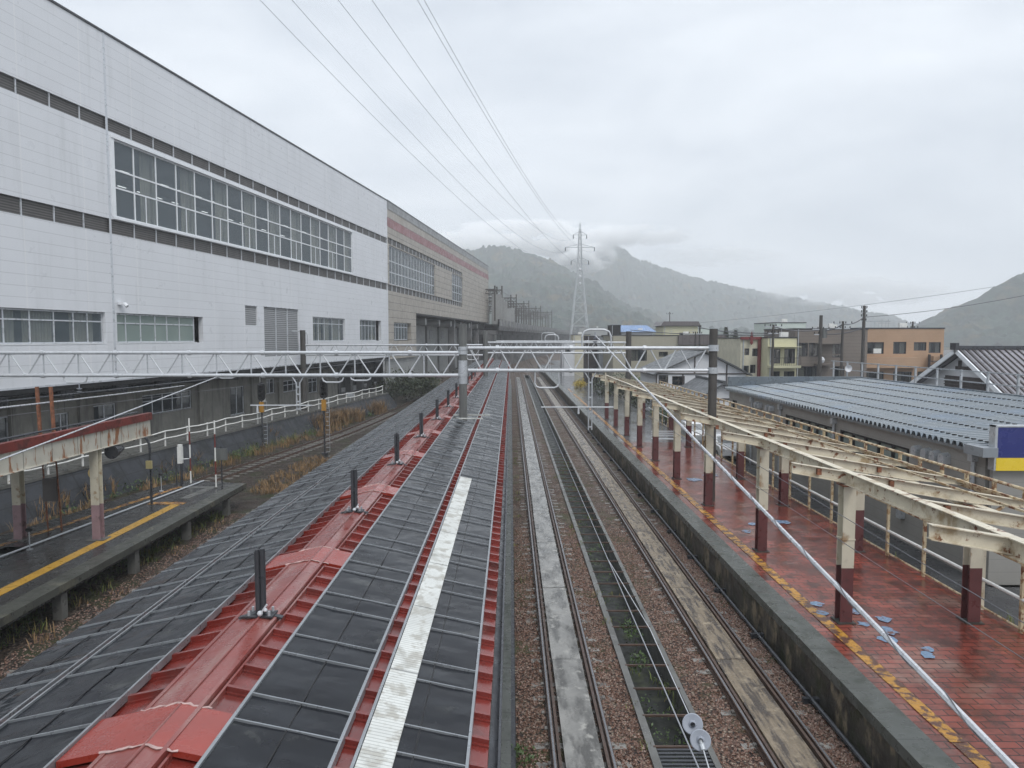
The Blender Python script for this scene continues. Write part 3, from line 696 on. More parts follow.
# room behind the long window
mb = MB(); x0, x1, z0, z1 = H_win[0] - 1, H_win[1] + 1, 14.7, 19.6
mb.quad((x0, 9, z0), (x0, 9, z1), (x1, 9, z1), (x1, 9, z0)); mb.quad((x0, .36, z1), (x1, .36, z1), (x1, 9, z1), (x0, 9, z1)); mb.quad((x0, .36, z0), (x0, 9, z0), (x1, 9, z0), (x1, .36, z0))
mb.quad((x0, .36, z0), (x0, .36, z1), (x0, 9, z1), (x0, 9, z0)); mb.quad((x1, .36, z0), (x1, 9, z0), (x1, 9, z1), (x1, .36, z1)); mb.build('interior', m_inner, hall, local=True)
x = 1.3
while x < 34:
    mb = MB(); n = 14
    for i in range(n):
        a, b = x + .9 * i / n, x + .9 * (i + 1) / n; mb.quad((a, .55 + .06 * (i % 2), 14.75), (b, .55 + .06 * ((i + 1) % 2), 14.75), (b, .55 + .06 * ((i + 1) % 2), 19.5), (a, .55 + .06 * (i % 2), 19.5))
    mb.box(x + 1.1, x + 1.5, .5, .9, 14.75, 19.5)
    mb.build('curtain', m_curtain, hall, local=True); x += 4.04
m_lamp = bpy.data.materials.new('lamp_tube'); m_lamp.use_nodes = True
pp_ = m_lamp.node_tree.nodes['Principled BSDF']; pp_.inputs['Emission Color'].default_value = (.95, 1, 1, 1); pp_.inputs['Emission Strength'].default_value = 1.4
x = -.9; k = 0
while x < 34:
    for y, z in ((3.2, 18.6), (6.5, 18.6)):
        mb = MB(); mb.box(x, x + .8, y, y + .1, z, z + .04); mb.build('ceiling_lamp', m_lamp, hall, local=True)
    x += 2.02; k += 1
# offices below
def office(H, mull, trans, gm, curt, y=.22, fm=m_silver):
    f = windowset(hall, H[0] + .03, H[1] - .03, H[2] + .05, H[3] - .02, mull, trans, y, fm, gm, .07)
    mb = MB(); mb.box(H[0], H[1], y - .22, y + .08, H[2] - .05, H[2] + .04); mb.build('sill', m_whitetrim, f, local=True)
    mb = MB(); mb.box(H[0], H[1], 2.0, 2.05, H[2], H[3]); mb.build('room', m_inner, f, local=True)
    for a, b in curt:
        mb = MB(); n = int((b - a) / .09)
        for i in range(n):
            p, q = a + (b - a) * i / n, a + (b - a) * (i + 1) / n; mb.quad((p, y + .22 + .05 * (i % 2), H[2]), (q, y + .22 + .05 * ((i + 1) % 2), H[2]), (q, y + .22 + .05 * ((i + 1) % 2), H[3] - .1), (p, y + .22 + .05 * (i % 2), H[3] - .1))
        mb.build('curtain', m_curtain, f, local=True)
office(H_w1, [-15.7, -13.9, -12.1, -10.3, -9.2, -7.7, -6.2, -4.9, -3.9], [8.85], m_glass, [(-17, -10.8), (-10.2, -8.3), (-7.9, -6.0), (-4.9, -3.2)])
office((H_w2[0], 5.85, H_w2[2], H_w2[3]), [-.9, .4, 1.75, 2.9, 4.2], [8.8], m_glassgr, [(-1.4, -.5), (2.1, 2.8), (3.9, 5.5)])
office((H_w3[0], H_w3[1], H_w3[2], H_w3[3]), [25.9, 27.3, 29.2, 31.], [9.3], m_glass, [(24.4, 25.7), (26, 27.1), (27.5, 29), (29.6, 32)])
office((H_w4[0], 42.2, H_w4[2], H_w4[3]), [37.6, 38.6, 39.7, 40.8], [9.3], m_glass, [(37.7, 38.4), (41, 42)])
for H, n in ((H_s, 0), (H_l, 2)):
    mb = MB(); mb.box(H[0], H[1], .10, .13, H[2], H[3]); lo = mb.build('louvre', m_glouvre, hall, local=True)
    mb = MB(); mb.box(H[0] - .04, H[1] + .04, -.02, .0, H[3], H[3] + .05)
    for i in range(1, n + 1): xx = H[0] + (H[1] - H[0]) * i / (n + 1); mb.box(xx - .04, xx + .04, .02, .1, H[2], H[3])
    mb.build('frame', m_silver, lo, local=True)
mb = MB(); mb.box(-1.75, -1.45, -.35, -.02, 9.85, 10.0); mb.tube((-1.6, -.35, 9.9), (-1.6, -.5, 9.75), .11, 8); mb.build('wall_camera', m_whitetrim, hall, local=True)
# pipes under the soffit
mb = MB()
for (y, z) in ((.4, 5.15), (.8, 4.95), (1.4, 5.0), (-.6, 5.05)): mb.tube((T0, y, z), (46, y, z + .15), .05, 6)
for k in range(16): mb.box(T0 + 4 * k, T0 + 4 * k + .06, -.6, 1.9, 4.85, 5.24)
mb.build('pipe_run', m_dksteel, hall, local=True)

# beige tiled building
BL = 82.5
ban = thing('station_building', 'beige tiled building with a pink stripe beyond the white one', 'building', (-15.3365, 87.779, 0), R(90 - 6.9))
hs = [(.3, 49, 19.62, 20.4), (.7, 26, 14.65, 19.5), (39.3, 49.6, 14.65, 19.5), (.1, 49, 13.8, 14.6), (2.5, 10.9, 7.5, 9.9)]
mb = MB(); wall_holes(mb, .0, 13.7, 5.2, 11.45, [hs[4]], 0, .5); wall_holes(mb, .0, BL, 11.45, 21.7, hs[:4], 0, .4); wall_holes(mb, 0, BL, 22.8, 23.9, [], 0)
mb.quad((BL, 0, 11.45), (BL, 26, 11.45), (BL, 26, 24.8), (BL, 0, 24.8)); mb.quad((13.7, 0, 5.2), (13.7, 6, 5.2), (13.7, 6, 11.45), (13.7, 0, 11.45))
mb.build('wall', m_tile, ban, local=True)
mb = MB(); mb.box(0, BL, -.02, .3, 21.7, 22.8); mb.build('pink_stripe', m_tilep, ban, local=True)
mb = MB(); mb.box(0, BL, -.03, .3, 23.9, 24.85); mb.build('grey_band', m_tileg, ban, local=True)
mb = MB(); mb.box(0, BL, .3, 26, 24.7, 24.8); mb.box(0, BL, -.08, .2, 24.852, 24.95); mb.build('roof', m_dksteel, ban, local=True)
mb = MB(); mb.box(0, BL, .02, 26, 11.2, 11.44); mb.build('soffit', m_black, ban, local=True)
for H in (hs[0], hs[3]):
    mb = MB(); mb.box(H[0], H[1], .15, .18, H[2], H[3]); lo = mb.build('louvre_band', m_louvre, ban, local=True)
    x = H[0] + 2
    while x < H[1]: mb = MB(); mb.box(x - .03, x + .03, .05, .15, H[2], H[3]); mb.build('divider', m_silver, lo, local=True); x += 2.
windowset(ban, .7, 26, 14.65, 19.5, [.7 + 1.58 * k for k in range(1, 16)], [16.2, 17.6], .2, m_silver, m_glass, .12)
windowset(ban, 39.3, 49.6, 14.65, 19.5, [39.3 + 1.7 * k for k in range(1, 6)], [16.2, 17.6], .2, m_silver, m_glass, .12)
for a, b in ((.5, 26.2), (39.1, 49.8)):
    mb = MB(); mb.box(a, b, 3, 3.1, 14.4, 19.7); mb.box(a, b, .5, 3, 19.55, 19.6); mb.build('interior', m_inner, ban, local=True)
x = 1.5
while x < 25:
    mb = MB(); mb.box(x, x + .7, .5, .56, 14.7, 19.4); mb.build('curtain', m_curtain, ban, local=True); x += 3.16
f = windowset(ban, 2.6, 9.8, 7.6, 9.85, [4., 5.4, 6.8, 8.2], [9.3], .3, m_silver, m_glass, .1)
mb = MB(); mb.box(2.5, 10.9, 2, 2.1, 7.5, 9.9); mb.build('room', m_inner, f, local=True)
mb = MB(); mb.box(13.7, BL, 4, 4.2, 1.4, 11.2); mb.box(.0, 13.7, .3, .5, 1.4, 5.2)
mb.build('recessed_wall', m_viadpale, ban, local=True)
for k in range(7):
    mb = MB(); x = 16 + 9.6 * k; mb.box(x, x + .5, 3.7, 3.98, 1.4, 11.1); mb.build('pilaster', m_viad, ban, local=True)
    mb = MB(); mb.box(x + 3, x + 5.5, 3.9, 3.99, 7.6, 9.2); mb.build('louvre', m_glouvre, ban, local=True)
    mb = MB(); mb.tube((x + 6, .6, 10.4), (x + 6, 3.9, 10.4), .55, 12); mb.build('duct', m_viadpale, ban, local=True)
for k in range(5):
    mb = MB(); x = 44 + 9 * k; mb.box(x, x + 1., .6, 1.6, 1.4, 11.2); mb.build('column', m_viad, ban, local=True)

# low concrete wall of the ground floor behind the yard
WY = 2.07
low = thing('ground_floor_wall', 'stained grey concrete ground floor with windows under the white building', 'building', (-22.26, 42, 0), AZ)
hw = [(-4.3, -3.3, 1.9, 3.8), (-1.4, .45, 2.2, 3.95), (2.9, 8.2, 2.9, 4.2), (13.3, 15.4, 1.75, 4.0), (19.1, 20.6, 3.0, 4.3), (22.3, 25.4, 2.9, 3.95), (27.6, 29.7, 2.4, 3.9), (-14, -10, 1.9, 4.2), (-8.8, -7.2, 2, 4)]
mb = MB(); wall_holes(mb, -20, 34.9, 1.4, 5.3, hw, WY, .25); mb.quad((34.9, WY, 1.4), (34.9, WY + 8, 1.4), (34.9, WY + 8, 5.3), (34.9, WY, 5.3)); mb.build('wall', m_lowwall, low, local=True)
for i, h in enumerate(hw):
    n = {2: 5, 5: 3}.get(i, 2)
    f = windowset(low, h[0], h[1], h[2], h[3], [h[0] + (h[1] - h[0]) * k / n for k in range(1, n)], [h[3] - .42] if i in (2, 5, 6) else [], WY + .12, m_silver, m_glassdk, .06, sill=.12)
    mb = MB(); mb.box(h[0], h[1], WY + 1.2, WY + 1.25, h[2], h[3]); mb.build('room', m_inner, f, local=True)
for x in (-7.0, -2.4, 9.15, 16.6, 21.4, 26.5, 31.):
    mb = MB(); mb.box(x - .25, x + .25, WY - .18, WY - .002, 1.4, 5.24); mb.build('pilaster', m_lowwall, low, local=True)
mb = MB(); mb.tube((17.8, WY - .12, 1.5), (17.8, WY - .12, 5.), .06, 8); mb.box(17.9, 18.35, WY - .3, WY - .003, 2.4, 3.1); mb.build('meter_box', m_fence, low, local=True)
for k in range(7):
    mb = MB(); x = 36.5 + 3.6 * k; mb.box(x, x + .7, WY + .5, WY + 1.2, 1.4, 5.2) ; mb.build('column', m_viad, low, local=True)
mb = MB(); mb.box(34.9, 62, WY + 5, WY + 5.2, 1.4, 5.2); mb.build('back_wall', m_concdk, low, local=True)

# embankment and yard
bank = thing('embankment', 'dark slab faced embankment below the white fence', 'embankment', (-22.26, 42, 0), AZ)
mb = MB()
mb.add([(-25, -2.95, -.3), (40.2, -2.95, -.3), (40.2, -1.95, 1.42), (-25, -1.95, 1.42), (44, -1.95, -.3)], [(0, 1, 2, 3), (1, 4, 2)])
mb.build('slab_face', m_bank, bank, local=True)
mb = MB(); mb.box(-25, 40.2, -2.02, -1.72, 1.40, 1.54); mb.build('coping', m_conc, bank, local=True)
mb = MB(); mb.quad((-25, -1.74, 1.50), (40.2, -1.74, 1.50), (40.2, 14, 1.50), (-25, 14, 1.50)); mb.quad((40.2, -1.74, 1.5), (44, -1.7, -.3), (44, 14, -.3), (40.2, 14, 1.5)); mb.build('yard', m_conc, bank, local=True)
fen = thing('fence', 'white two rail fence along the top of the dark embankment', 'fence', (-22.26, 42, 1.5), AZ)
x = -20.; px = None
while x < 40.1:
    mb = MB(); hh = .93 + .03 * math.sin(x); mb.box(x - .035, x + .035, -1.84, -1.77, .0, hh); mb.build('post', m_fence, fen, local=True)
    x += 2.17
xs = [-20 + 2.17 * k for k in range(28)]
for hz in (.90, .48):
    mb = MB()
    for k, x in enumerate(xs[:-1]):
        a = hz + .05 * math.sin(k * 2.1 + hz); b = hz + .05 * math.sin((k + 1) * 2.1 + hz)
        mb.path([(x, -1.86, a), (x + 1.08, -1.86, (a + b) / 2 - .03), (x + 2.17, -1.86, b)], .04, 6)
    mb.build('rail', m_fence, fen, local=True)

# ------------------------------------------------------------------ left platform
lp = thing('station_platform', 'dark asphalt wedge shaped platform end with yellow lines on the left', 'platform', (-15, 10, -.3))
ed = offs(cl, 1.5); left = [(p.x, p.y) for p in ed if 3 < p.y < 34.3]
poly = [(-12.9, 3), (-12.9, 33.6)] + [(-15.95, 34.4)] + left[::-1]
m_lpave = mat('platform_asphalt', (.034, .033, .032), .24, .3, .5, (.085, .083, .078), (.56, .66), .9, bump=.15, bscale=60, rvar=.12, col3=(.028, .03, .03), thr3=(.5, .6), scale3=.5)
mb = MB(); n = len(poly); mb.add([(a, b, .90) for a, b in poly] + [(a, b, .62) for a, b in poly], [tuple(range(n)), tuple(range(n, 2 * n))[::-1]] + [(i, n + i, n + (i + 1) % n, (i + 1) % n) for i in range(n)])
mb.build('deck', m_lpave, lp)
mb = MB(); mb.box(-13.45, -12.86, 3, 33.62, .70, .915); mb.build('coping', mat('mossy_coping', (.062, .064, .055), .4, .3, 1.5, (.11, .105, .08), (.56, .66), 1.2, bump=.4, bscale=30, grooves=[('Y', 1.2, .02, .8)]), lp)
y = 4
while y < 33:
    mb = MB(); mb.box(-13.25, -12.98, y - .14, y + .14, -.3, .62); mb.build('pillar', m_conc, lp); y += 3.97
mb = MB(); mb.box(-14.6, -14.4, 3, 30, -.35, .6); mb.build('inner_wall', m_concdk, lp)
mb = MB(); mb.box(-14.42, -14.04, 3, 29.3, .903, .910); mb.build('yellow_line', m_yel2, lp)
mb = MB(); mb.box(-15.5, -13.95, 29.35, 29.75, .904, .912); mb.build('yellow_line', m_yel, lp)
mb = MB(); l2 = [p for p in offs(cl, 2.6) if 5 < p.y < 33]
for i in range(len(l2) - 1):
    a, b = l2[i], l2[i + 1]; mb.quad((a.x - .14, a.y, .906), (a.x + .14, a.y, .906), (b.x + .14, b.y, .906), (b.x - .14, b.y, .906))
mb.build('yellow_line', m_yel, lp)
for qq in (((-14.6, 30.4, .907), (-14.2, 30.4, .907), (-13.9, 32.9, .907), (-14.35, 32.9, .907)), ((-15.6, 32.5, .908), (-13.9, 32.5, .908), (-13.9, 32.9, .908), (-15.6, 32.9, .908)), ((-17.2, 22.6, .907), (-16.3, 22.6, .907), (-16.2, 23.3, .907), (-17.1, 23.3, .907))):
    mb = MB(); mb.quad(*qq); mb.build('worn_patch', m_conc, lp)
#, (-14.2, 30.4, .907), (-13.9, 32.9, .907), (-14.35, 32.9, .907)); mb.quad((-15.6, 32.5, .907), (-13.9, 32.5, .907), (-13.9, 32.9, .907), (-15.6, 32.9, .907)); mb.quad((-17.2, 22.6, .907), (-16.3, 22.6, .907), (-16.2, 23.3, .907), (-17.1, 23.3, .907)); mb.quad((-13.4, 25.4, .918), (-12.9, 25.4, .918), (-12.9, 26.6, .918), (-13.4, 26.6, .918))
mb.build('worn_patch', m_conc, lp)
mb = MB(); mb.path([(-17.6, 13, .96), (-16.6, 20, .97), (-15.9, 26.5, .96), (-15.1, 34.0, .96)], .035, 6)
tag(mb.build('conduit_pipe', m_galvw), 'pale pipe lying along the dark left platform', 'pipe')

# canopy on the left platform
cp = thing('platform_canopy', 'left platform canopy with rust streaked cream fascia and dark red edge', 'canopy', (-15.8, 10, .9))
mb = MB(); mb.box(-14.44, -14.36, 4, 27.7, 4.12, 4.72); mb.box(-14.52, -14.28, 4, 27.7, 4.10, 4.12); mb.build('fascia', m_fascia, cp)
mb = MB(); mb.box(-14.50, -14.30, 4, 27.75, 4.722, 5.0); mb.build('edge_strip', m_redbrown, cp)
mb = MB(); mb.add([(-14.5, 4, 4.98), (-18.7, 4, 4.0), (-18.7, 27.6, 4.0), (-14.5, 27.6, 4.98), (-14.5, 4, 4.85), (-18.7, 4, 3.87), (-18.7, 27.6, 3.87), (-14.5, 27.6, 4.85)], [(0,1,2,3),(7,6,5,4),(0,4,5,1),(1,5,6,2),(2,6,7,3),(3,7,4,0)]); mb.build('roof_sheet', m_dksteel, cp)
mb = MB(); mb.tube((-14.75, 4, 5.04), (-14.75, 27.5, 5.04), .035, 8); mb.build('roof_pipe', m_dksteel, cp)
for y in (24.2, 16.9, 9.6):
    for x in (-14.5, -17.25):
        zt = 4.10 if x > -15 else 3.95
        mb = MB()
        for (a, b, c, d) in ((-.14, .14, -.14, -.11), (-.14, .14, .11, .14), (-.02, .02, -.11, .11)):
            mb.cm = 1; mb.box(x + a, x + b, y + c, y + d, .9, 2.15); mb.cm = 0; mb.box(x + a, x + b, y + c, y + d, 2.15, zt)
        mb.cm = 2; mb.box(x - .3, x + .3, y - .25, y + .25, .9, .935)
        mb.build('column', [m_creamcol, m_pink, m_conc], cp)
    mb = MB(); mb.ibeam((-14.4, y, 4.8), (-18.4, y, 3.9), .14, .25, .02); mb.build('rafter', m_cream, cp)
sp = thing('loudspeaker', 'dark round loudspeaker hung under the end of the left canopy fascia', 'loudspeaker', (-14.4, 25.35, 3.8))
mb = MB(); mb.tube((-14.4, 25.0, 3.86), (-14.4, 25.3, 3.88), .26, 14, .2); mb.tube((-14.4, 25.3, 3.88), (-14.4, 25.7, 3.9), .2, 14, .1); mb.build('horn', m_dksteel, sp)
mb = MB(); mb.box(-14.43, -14.37, 25.3, 25.36, 4.0, 4.14); mb.build('bracket', m_rail, sp)

# small things on the left platform
t = thing('platform_lamp', 'curved dark lamp post with small yellow box near the left platform end', 'lamp post', (-15.3, 29.4, .9))
mb = MB(); arc = [(-15.3, 29.4, .9), (-15.3, 29.4, 3.3)] + [(-15.3 - .38 * (1 - math.cos(a)), 29.4, 3.3 + .55 * math.sin(a)) for a in (.4, .8, 1.2, 1.57, 2.0, 2.5)]
mb.path(arc, .055, 8); mb.build('post', m_dksteel, t)
mb = MB(); mb.box(-15.42, -15.18, 29.25, 29.34, 2.45, 2.78); mb.build('notice_box', mat('dull_yellow', (.40, .34, .16), .5), t)
t = thing('signboard', 'tall pair of rusty posts with a dark board rising through the left canopy', 'signboard', (-16.75, 25.3, .9))
for x in (-17.0, -16.5):
    mb = MB(); mb.tube((x, 25.3, .9), (x - .12, 25.3, 4.0), .03, 6); mb.beam((x - .12, 25.3, 4.0), (x - .18, 25.3, 6.2), .10, .08, (0, 1, 0)); mb.build('post', m_rust, t)
mb = MB(); mb.box(-17.12, -16.6, 25.26, 25.34, 2.0, 2.85); mb.build('board', mat('board_brown', (.10, .09, .085), .5), t)
mb = MB(); mb.beam((-17.1, 25.3, 3.2), (-16.5, 25.3, 3.7), .04, .04); mb.build('brace', m_fence, t)
def stake(x, y, h, label):
    t = thing('marker_pole', label, 'pole', (x, y, .9), group='striped poles at the end of the left platform')
    n = 5; 
    for k in range(n):
        mb = MB(); mb.tube((x, y, .9 + h * k / n), (x, y, .9 + h * (k + 1) / n), .035, 8); mb.build('pole_band', (m_fence, m_redbrown)[k % 2], t)
    mb = MB(); mb.tube((x, y, .9), (x, y, .95), .08, 8); mb.build('foot', m_conc, t)
stake(-15.5, 33.5, 3.2, 'striped pole joined to the white topped equipment cabinet'); stake(-13.9, 32.6, 3.2, 'striped pole nearest the right corner of the left platform end')
t = thing('signal_cabinet', 'slim white topped equipment cabinet on two dark legs on the left platform end', 'cabinet', (-15.9, 33.3, .9))
mb = MB(); mb.box(-15.98, -15.78, 33.2, 33.4, 1.95, 2.75); mb.tube((-15.88, 33.3, 2.7), (-15.88, 33.3, 2.85), .12, 8); mb.build('body', m_fence, t)
for x in (-16.08, -15.84):
    mb = MB(); mb.tube((x, 33.3, .9), (x, 33.3, 2.2 if x < -16 else 1.95), .06 if x > -16 else .03, 8); mb.build('leg', m_dksteel, t)
mb = MB(); mb.tube((-15.8, 33.3, 2.15), (-15.5, 33.45, 2.15), .02, 6); mb.build('rod', m_galvw, t)
t = thing('notice_panel', 'small grey panel on a thin dark post beside the platform end', 'sign', (-13.7, 32.8, .9))
mb = MB(); mb.tube((-13.7, 32.8, .9), (-13.7, 32.8, 2.85), .035, 8); mb.build('post', m_dksteel, t)
mb = MB(); mb.box(-13.95, -13.4, 32.76, 32.8, 2.2, 2.75); mb.build('panel', m_pole, t)
for (x, y, h, lb) in ((-16.1, 23.0, .68, 'small black lamp on a thin stem beside the left canopy columns'), (-16.13, 31.9, .8, 'small black lamp on a thin stem behind the curved lamp post')):
    t = thing('bollard_lamp', lb, 'lamp', (x, y, .9), group='small black platform lamps')
    mb = MB(); mb.tube((x, y, .9), (x, y, .9 + h), .018, 6); mb.tube((x, y, .9), (x, y, .93), .1, 8); mb.build('stem', m_galv, t)
    mb = MB(); mb.sphere((x, y, .9 + h), .11, 10, .7); mb.build('lamp_head', m_black, t)
# round yellow sign on the bank
t = thing('round_sign', 'small round yellowish sign in front of the dark embankment slabs', 'sign', (-20.7, 34.4, -.3))
mb = MB(); mb.tube((-20.7, 34.4, 1.25), (-20.7, 34.36, 1.25), .30, 16); mb.build('disc', mat('faded_yellow', (.34, .25, .10), .6), t)
mb = MB(); mb.tube((-20.7, 34.355, 1.25), (-20.7, 34.34, 1.25), .12, 12); mb.build('centre', m_dksteel, t)
mb = MB(); mb.tube((-20.7, 34.42, -.3), (-20.7, 34.42, 1.3), .03, 6); mb.build('post', m_galv, t)

# ------------------------------------------------------------------ gantries over the tracks
def span(t, x0, x1, Y, zt, zb, n, r=.075, vert=False, zslope=0.):
    mb = MB(); mb.tube((x0, Y, zt), (x1, Y, zt + zslope), r, 10)
    k = x0 + 1.2
    while k < x1 - .5: mb.tube((k, Y, zt + zslope * (k - x0) / (x1 - x0)), (k + .14, Y, zt + zslope * (k + .14 - x0) / (x1 - x0)), r + .035, 8); k += 3.15
    mb.build('top_chord', m_galvw, t, smooth=True)
    mb = MB(); mb.tube((x0, Y, zb), (x1, Y, zb + zslope), r * 1.05, 10)
    k = x0 + 1.2
    while k < x1 - .5: mb.tube((k, Y, zb + zslope * (k - x0) / (x1 - x0)), (k + .14, Y, zb + zslope * (k + .14 - x0) / (x1 - x0)), r + .04, 8); k += 3.15
    mb.build('bottom_chord', m_galvw, t, smooth=True)
    d = (x1 - x0) / n
    for k in range(n):
        a = x0 + d * k; m_ = a + d / 2; s0 = zslope * k / n; s1 = zslope * (k + 1) / n
        mb = MB(); mb.tube((a + .06, Y, zt + s0), (m_ - .05, Y, zb + s0), r * .42, 6); mb.tube((m_ + .05, Y, zb + s1), (a + d - .06, Y, zt + s1), r * .42, 6); mb.build('brace', m_galvw, t)
        if vert:
            mb = MB(); mb.tube((a, Y + .02, zt + s0), (a, Y + .02, zb + s0), r * .45, 6); mb.build('strut', m_galv, t)
def upipe(t, x0, x1, Y, ztop, dz, r=.035):
    mb = MB(); c = .18
    mb.path([(x0, Y, ztop), (x0, Y, ztop - dz + c), (x0 + .05, Y, ztop - dz + .06), (x0 + c, Y, ztop - dz), (x1 - c, Y, ztop - dz), (x1 - .05, Y, ztop - dz + .06), (x1, Y, ztop - dz + c), (x1, Y, ztop)], r, 8); mb.build('hanger', m_galvw, t, smooth=True)
def arch(t, x0, x1, Y, z0, z1, r=.04):
    mb = MB(); c = .3
    mb.path([(x0, Y, z0), (x0, Y, z1 - c), (x0 + .09, Y, z1 - .09), (x0 + c, Y, z1), (x1 - c, Y, z1), (x1 - .09, Y, z1 - .09), (x1, Y, z1 - c), (x1, Y, z0)], r, 8); mb.build('arch', m_galvw, t, smooth=True)
def drop(t, x, Y, ztop, zend, arm=None):
    mb = MB(); mb.tube((x - .28, Y, ztop), (x - .07, Y, ztop - .35), .03, 6); mb.tube((x + .28, Y, ztop), (x + .07, Y, ztop - .35), .03, 6)
    mb.tube((x - .07, Y, ztop - .3), (x - .07, Y, zend), .032, 8); mb.tube((x + .07, Y, ztop - .3), (x + .07, Y, zend), .032, 8)
    for k in range(4): z = ztop - .5 - (ztop - .5 - zend) * k / 3.2; mb.box(x - .09, x + .09, Y - .03, Y + .03, z - .03, z + .03)
    mb.build('drop_post', m_galv, t)
    if arm:
        mb = MB(); mb.tube((arm[0], Y - .05, arm[2]), (arm[1], Y - .05, arm[2]), .026, 8)
        for xx in arm[3:]: mb.tube((xx, Y - .05, arm[2]), (xx, Y - .05, arm[2] - .28), .03, 8, .05)
        mb.build('steady_arm', m_galvw, t)
G = 30.
g1 = thing('wire_gantry', 'nearest galvanised truss gantry spanning all the tracks', 'gantry', (-2.06, G, .9), group='overhead wire gantries across the tracks')
mb = MB(); mb.tube((-2.06, G, .88), (-2.06, G, 8.5), .185, 20, .165); mb.tube((-2.06, G, 8.5), (-2.06, G, 8.55), .175, 20); mb.build('pole', m_pole, g1, smooth=True)
mb = MB()
for z in (7.35, 7.5, 6.4, 6.58): mb.tube((-2.06, G, z - .09), (-2.06, G, z + .09), .205, 16)
mb.tube((-2.06, G, 6.0), (-2.06, G, 7.0), .19, 16); mb.build('collar', m_galv, g1)
mb = MB(); mb.box(-2.5, -1.2, G - .26, G - .20, 4.50, 4.55) ; mb.box(-2.5, -.9, G + .1, G + .16, 4.60, 4.66); mb.build('roof_clamp', m_pale, g1)
mb = MB(); mb.tube((8.66, G, .88), (8.66, G, 8.35), .19, 20, .175); mb.build('pole', m_polebr, g1, smooth=True)
mb = MB()
for z in (7.53, 6.57): mb.tube((8.66, G, z - .13), (8.66, G, z + .13), .225, 16)
mb.tube((8.66, G, 8.35), (8.66, G, 8.38), .19, 16); mb.build('collar', m_galv, g1)
span(g1, -1.85, 8.45, G, 7.53, 6.57, 8); span(g1, -24.5, -2.25, G, 7.33, 6.36, 15, vert=True)
upipe(g1, 1.03, 2.05, G, 6.55, .72); upipe(g1, -19.2, -18.2, G, 6.33, .28); upipe(g1, -12.6, -11.8, G, 6.36, .12); upipe(g1, -8.1, -7.2, G, 6.36, .3); upipe(g1, -6.9, -6.0, G, 6.36, .22)
arch(g1, 3.04, 4.28, G, 7.5, 8.32)
drop(g1, 3.41, G, 6.55, 4.0, (1.29, 4.4, 4.99, 2.9)); drop(g1, -9.15, G, 6.36, 4.85, (-11.2, -8.55, 5.07, -10.9))
mb = MB(); mb.tube((4.06, G, 6.5), (4.06, G, 5.95), .03, 6); mb.build('hanger', m_cream, g1)
for x, z in ((-18.55, 6.05), (3.6, 8.2)):
    mb = MB(); mb.tube((x, G, z), (x, G, z - .25), .02, 6)
    for k in range(2): mb.tube((x, G, z - .25 - .13 * k), (x, G, z - .31 - .13 * k), .12, 12, .05)
    mb.build('insulator', m_ins, g1)
g2 = thing('wire_gantry', 'second galvanised truss gantry seen just behind the nearest one', 'gantry', (-2.2, 62, .9), group='overhead wire gantries across the tracks')
G = 62.
mb = MB(); mb.tube((-2.25, G, .88), (-2.25, G, 8.5), .2, 14); mb.build('pole', m_pole, g2); mb = MB(); mb.tube((10.4, G, .88), (10.4, G, 8.5), .25, 14); mb.build('pole', m_polebr, g2)
mb = MB(); mb.tube((-18.4, G, 1.5), (-18.4, G, 8.6), .24, 14); mb.build('pole', m_polebr, g2)
span(g2, -2.05, 10.2, G, 7.52, 6.6, 9, .08); span(g2, -18.2, -2.5, G, 7.3, 6.4, 12, .08)
arch(g2, -20.4, -18.0, G, 7.2, 8.5, .05); arch(g2, 3.0, 4.2, G, 7.5, 8.2, .05)
drop(g2, 3.4, G, 6.5, 4.6, (1.3, 6.5, 5.1, 2.9)); upipe(g2, -3.9, -2.9, G, 6.5, .5)
g3 = thing('wire_gantry', 'farthest truss gantry low over the distant tracks', 'gantry', (-2.2, 105, -.3), group='overhead wire gantries across the tracks')
G = 105.
mb = MB(); mb.tube((-2.4, G, -.3), (-2.4, G, 8.3), .2, 10); mb.build('pole', m_pole, g3); mb = MB(); mb.tube((15, G, -.3), (15, G, 8.2), .2, 10); mb.build('pole', m_polebr, g3)
span(g3, -2.4, 15, G, 7.4, 6.5, 12, .08); arch(g3, 4.6, 6.6, G, 7.4, 8.6, .06)

# overhead wires of the station
def wire(name, label, pts, r, m, cat='cable', group=None):
    mb = MB(); mb.path(pts, r, 6); return tag(mb.build(name, m, smooth=True), label, cat, group)
def sag(p, q, s, n=14):
    p, q = Vector(p), Vector(q); return [p.lerp(q, k / n) - Vector((0, 0, s * 4 * (k / n) * (1 - k / n))) for k in range(n + 1)]
wire('feeder_cable', 'thick silver sleeved cable slanting down across the red platform', sag((3.62, 30, 8.05), (3.40, 3.2, 4.93), .03), .026, m_cable)
mb = MB(); p0, p1 = Vector((3.62, 30, 8.05)), Vector((3.40, 3.2, 4.93)); pv = []
for k in range(160):
    q = p0.lerp(p1, .60 + .4 * k / 160) - Vector((0, 0, .03 * 4 * (.6 + .4 * k / 160) * (.4 - .4 * k / 160))); a = k * .45; pv.append(q + Vector((.029 * math.cos(a), 0, .029 * math.sin(a))))
mb.path(pv, .005, 5); tag(mb.build('cable_binding', m_wire), 'thin dark line wound round the near end of the thick silver cable', 'wire')
wire('feeder_cable', 'straight pale cable slanting across the left canopy', sag((-12.6, 30, 6.3), (-12.4, 12, 4.55), .02), .022, m_cable)
wire('feeder_cable', 'grey tubular line crossing in front of the left ground floor windows', sag((-15.5, 17, 5.95), (-20.6, 44, 4.95), .05), .032, m_cable)
